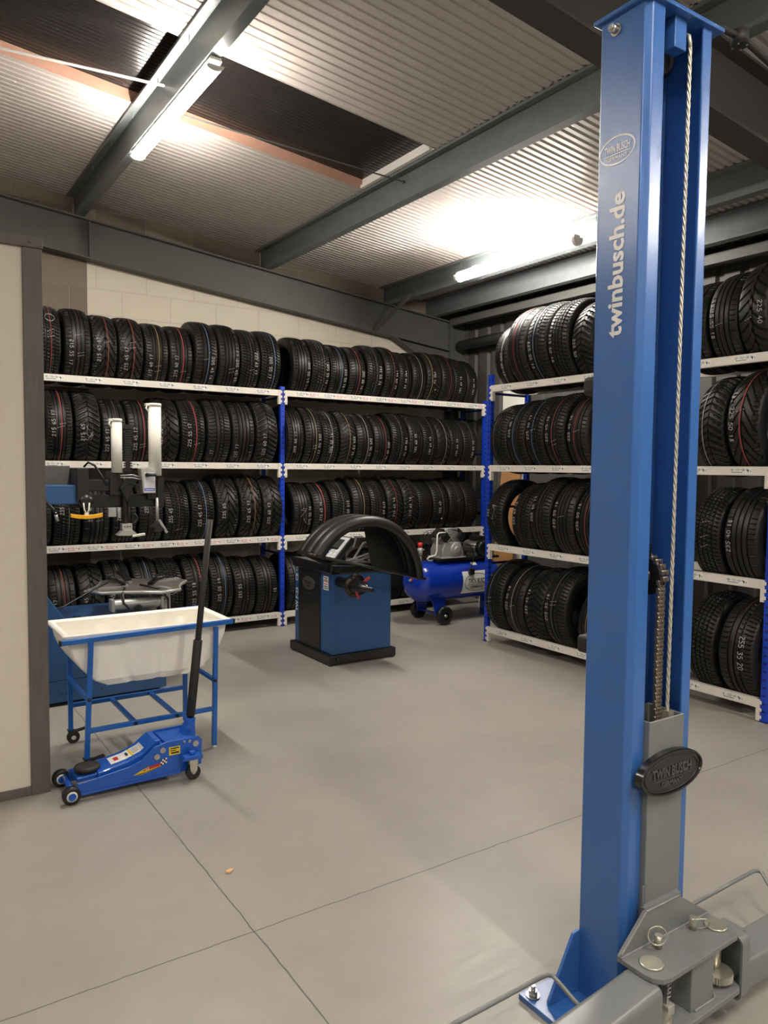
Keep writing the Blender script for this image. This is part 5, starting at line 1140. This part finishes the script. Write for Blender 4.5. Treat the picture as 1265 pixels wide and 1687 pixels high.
# horizontal arm and tower
mb = MB(); mb.box(.40, 1.13, 5.66, 5.78, 1.40, 1.535); mb.build('swing_arm', 'steelwork', tc_, bevel=.004)
mb = MB(); mb.box(1.13, 1.21, 5.44, 5.80, 1.30, 1.52); mb.box(1.20, 1.42, 5.52, 5.60, 1.36, 1.44); mb.box(1.10, 1.70, 5.53, 5.60, 1.245, 1.335); mb.box(1.36, 1.46, 5.5, 5.62, 1.33, 1.50); mb.box(1.62, 1.73, 5.5, 5.62, 1.30, 1.46); mb.build('tower_frame', 'black', tc_, bevel=.005)
mb = MB(); mb.box(.78, 1.19, 5.47, 5.62, 1.275, 1.405); mb.build('arm_housing', 'machine_blue', tc_, bevel=.006)
for cx_, z0, z1, r in ((1.409, 1.49, 1.865, .037), (1.677, 1.47, 1.985, .045)):
    mb = MB(); mb.cyl((cx_, 5.5, z0), (cx_, 5.5, z1 - .02), r, n=28); cy_ = mb.build('air_cylinder', 'white_plastic', tc_)
    mb = MB(); mb.lathe([(0, r * 1.06), (.018, r * 1.06), (.022, r * .95)], (cx_, 5.5, z1 - .02), (0, 0, 1), 28); mb.box(cx_ - r * 1.5, cx_ - r * .8, 5.48, 5.52, z1 - .018, z1); mb.tube([(cx_ - r * 1.2, 5.49, z1 - .01), (cx_ - r * 1.5, 5.48, z1 - .035), (cx_ - r * 1.1, 5.48, z1 - .06)], .006, 6); mb.build('end_cap', 'white_plastic', cy_)
mb = MB()
for k in range(20): mb.box(1.470, 1.520, 5.52, 5.56, 1.50 + k * .0165, 1.511 + k * .0165)
mb.box(1.48, 1.51, 5.53, 5.55, 1.49, 1.83); mb.box(1.445, 1.53, 5.515, 5.565, 1.80, 1.83); mb.build('cable_chain', 'black', tc_)
mb = MB(); mb.prism([(1.50, 5.46, 1.37), (1.56, 5.46, 1.47), (1.46, 5.46, 1.45), (1.42, 5.46, 1.38), (1.47, 5.46, 1.28)], (0, .05, 0)); mb.bar((1.42, 5.455, 1.38), (1.48, 5.455, 1.42), .01, .01); mb.bar((1.48, 5.455, 1.42), (1.55, 5.455, 1.40), .01, .01); mb.build('locking_lever', 'black', tc_, bevel=.004)
mb = MB(); mb.cyl((1.462, 5.5, 1.11), (1.462, 5.5, 1.46), .022, n=6); mb.build('hex_bar', 'dark_steel', tc_)
mb = MB(); mb.box(1.435, 1.505, 5.475, 5.535, 1.085, 1.13); mb.prism([(1.40, 5.45, 1.05), (1.44, 5.45, 1.085), (1.50, 5.45, 1.085), (1.53, 5.45, 1.06), (1.48, 5.45, 1.045)], (0, .09, 0))
for xx in (1.452, 1.472, 1.490): mb.cyl((xx, 5.473, 1.11), (xx, 5.476, 1.11), .005, n=10, mi=1)
mb.tube([(1.52, 5.48, 1.20), (1.545, 5.48, 1.17), (1.53, 5.48, 1.14), (1.51, 5.48, 1.13)], .009, 8, 1)
mb.build('mount_head', ['cast', 'black'], tc_, bevel=.003)
mb = MB(); mb.bar((1.50, 5.46, 1.042), (1.585, 5.44, 1.055), .03, .018); mb.build('head_insert', 'white_plastic', tc_, bevel=.005)
mb = MB(); mb.box(1.345, 1.40, 5.49, 5.53, 1.18, 1.245); mb.cyl((1.42, 5.5, 1.17), (1.42, 5.5, 1.245), .014, n=12); mb.build('guide_block', 'alu', tc_, bevel=.002)
mb = MB(); mb.prism([(1.575, 5.44, 1.345), (1.662, 5.44, 1.345), (1.662, 5.44, 1.50), (1.625, 5.44, 1.53), (1.56, 5.44, 1.52)], (0, .09, 0)); cbx = mb.build('control_box', 'cast', tc_, bevel=.003)
mb = MB(); mb.quad((1.58, 5.4385, 1.35), (1.658, 5.4385, 1.35), (1.658, 5.4385, 1.495), (1.58, 5.4385, 1.495), 0); mb.quad((1.583, 5.438, 1.362), (1.655, 5.438, 1.362), (1.655, 5.438, 1.38), (1.583, 5.438, 1.38), 1); mb.quad((1.59, 5.4378, 1.368), (1.648, 5.4378, 1.368), (1.648, 5.4378, 1.373), (1.59, 5.4378, 1.373), 2)
mb.build('control_label', ['key_grey', 'blue_ink', 'white'], cbx); mb = MB(); mb.tube([(1.60, 5.43, 1.475), (1.66, 5.41, 1.475)], .011, 10); mb.cyl((1.60, 5.44, 1.475), (1.60, 5.425, 1.475), .014, n=14); mb.build('control_knob', 'black', cbx)
mb = MB(); mb.box(1.69, 1.74, 5.49, 5.56, 1.24, 1.46); mb.build('helper_slide', 'black', tc_, bevel=.004)
mb = MB(); mb.cyl((1.690, 5.5, 1.14), (1.690, 5.5, 1.31), .012, n=14); mb.bar((1.70, 5.49, 1.15), (1.755, 5.48, 1.055), .022, .018); mb.build('helper_rod', 'alu', tc_)
mb = MB(); mb.prism([(1.63, 5.47, 1.10), (1.69, 5.47, 1.145), (1.71, 5.47, 1.11), (1.74, 5.47, 1.075), (1.70, 5.47, 1.065), (1.66, 5.47, 1.06), (1.665, 5.47, 1.09)], (0, .04, 0)); mb.build('helper_shoe', 'black', tc_, bevel=.004)
mb = MB(); mb.tube([(1.19, 5.5, 1.53), (1.21, 5.47, 1.56), (1.25, 5.46, 1.54), (1.30, 5.46, 1.46), (1.33, 5.46, 1.40)], .008, 8); mb.tube([(1.42, 5.46, 1.47), (1.5, 5.44, 1.475), (1.56, 5.46, 1.46)], .005, 6, 1); mb.tube([(1.42, 5.46, 1.455), (1.5, 5.44, 1.455), (1.57, 5.46, 1.44)], .005, 6, 1); mb.build('control_hose', ['black', 'alu'], tc_)
mb = MB(); mb.lathe([(0, .02), (.012, .045), (.03, .045), (.04, .02)], (1.192, 5.468, 1.295), (0, -1, 0), 24); mb.tube([(1.15, 5.45, 1.32), (1.13, 5.44, 1.30), (1.15, 5.44, 1.27), (1.19, 5.44, 1.26)], .004, 6); mb.build('arm_knob', 'black', tc_)
mb = MB(); pp = []
for i in range(9): a = -.5 + i / 8; pp.append((1.185 + a * .205, 1.176 + .05 * a * a))
mb.prism([(x, 5.405, z) for x, z in pp] + [(x, 5.405, z + .026) for x, z in reversed(pp)], (0, .03, 0)); yt = thing('bead_pressing_tool', (1.185, 5.44, 1.18), 'yellow curved bead tool hanging on white cords from the tyre changer arm', 'tool')
mb.build('bar', 'yellow_plastic', yt, bevel=.003)
mb = MB(); mb.box(1.172, 1.198, 5.412, 5.432, 1.20, 1.216); mb.tube([(1.186, 5.42, 1.21), (1.170, 5.42, 1.24), (1.166, 5.42, 1.285)], .005, 6); mb.tube([(1.187, 5.42, 1.21), (1.2, 5.42, 1.24), (1.204, 5.42, 1.285)], .005, 6); mb.build('cord', 'white_plastic', yt)
mb = MB(); mb.tube([(.80, 5.44, 1.34), (.92, 5.42, 1.31), (.97, 5.42, 1.25), (.99, 5.42, 1.21)], .012, 8); mb.tube([(.80, 5.44, 1.30), (.90, 5.42, 1.26), (.93, 5.42, 1.18), (.90, 5.43, 1.10), (.82, 5.44, 1.06)], .010, 8)
mb.cyl((.985, 5.42, 1.225), (1.0, 5.42, 1.165), .011, n=12, mi=1); mb.build('inflator_hose', ['black', 'zinc'], tc_)

# ================================================================ small litter on the floor
mb = MB(); mb.prism([(1.068, 2.662, .0005), (1.083, 2.656, .0005), (1.104, 2.672, .0005), (1.088, 2.680, .0005), (1.074, 2.675, .0005)], (0, 0, .008)); tag(mb.build('wood_chip', 'crumb', org=(1.085, 2.668, 0), bevel=.002), 'pale wood chip lying on the grey floor', 'litter')
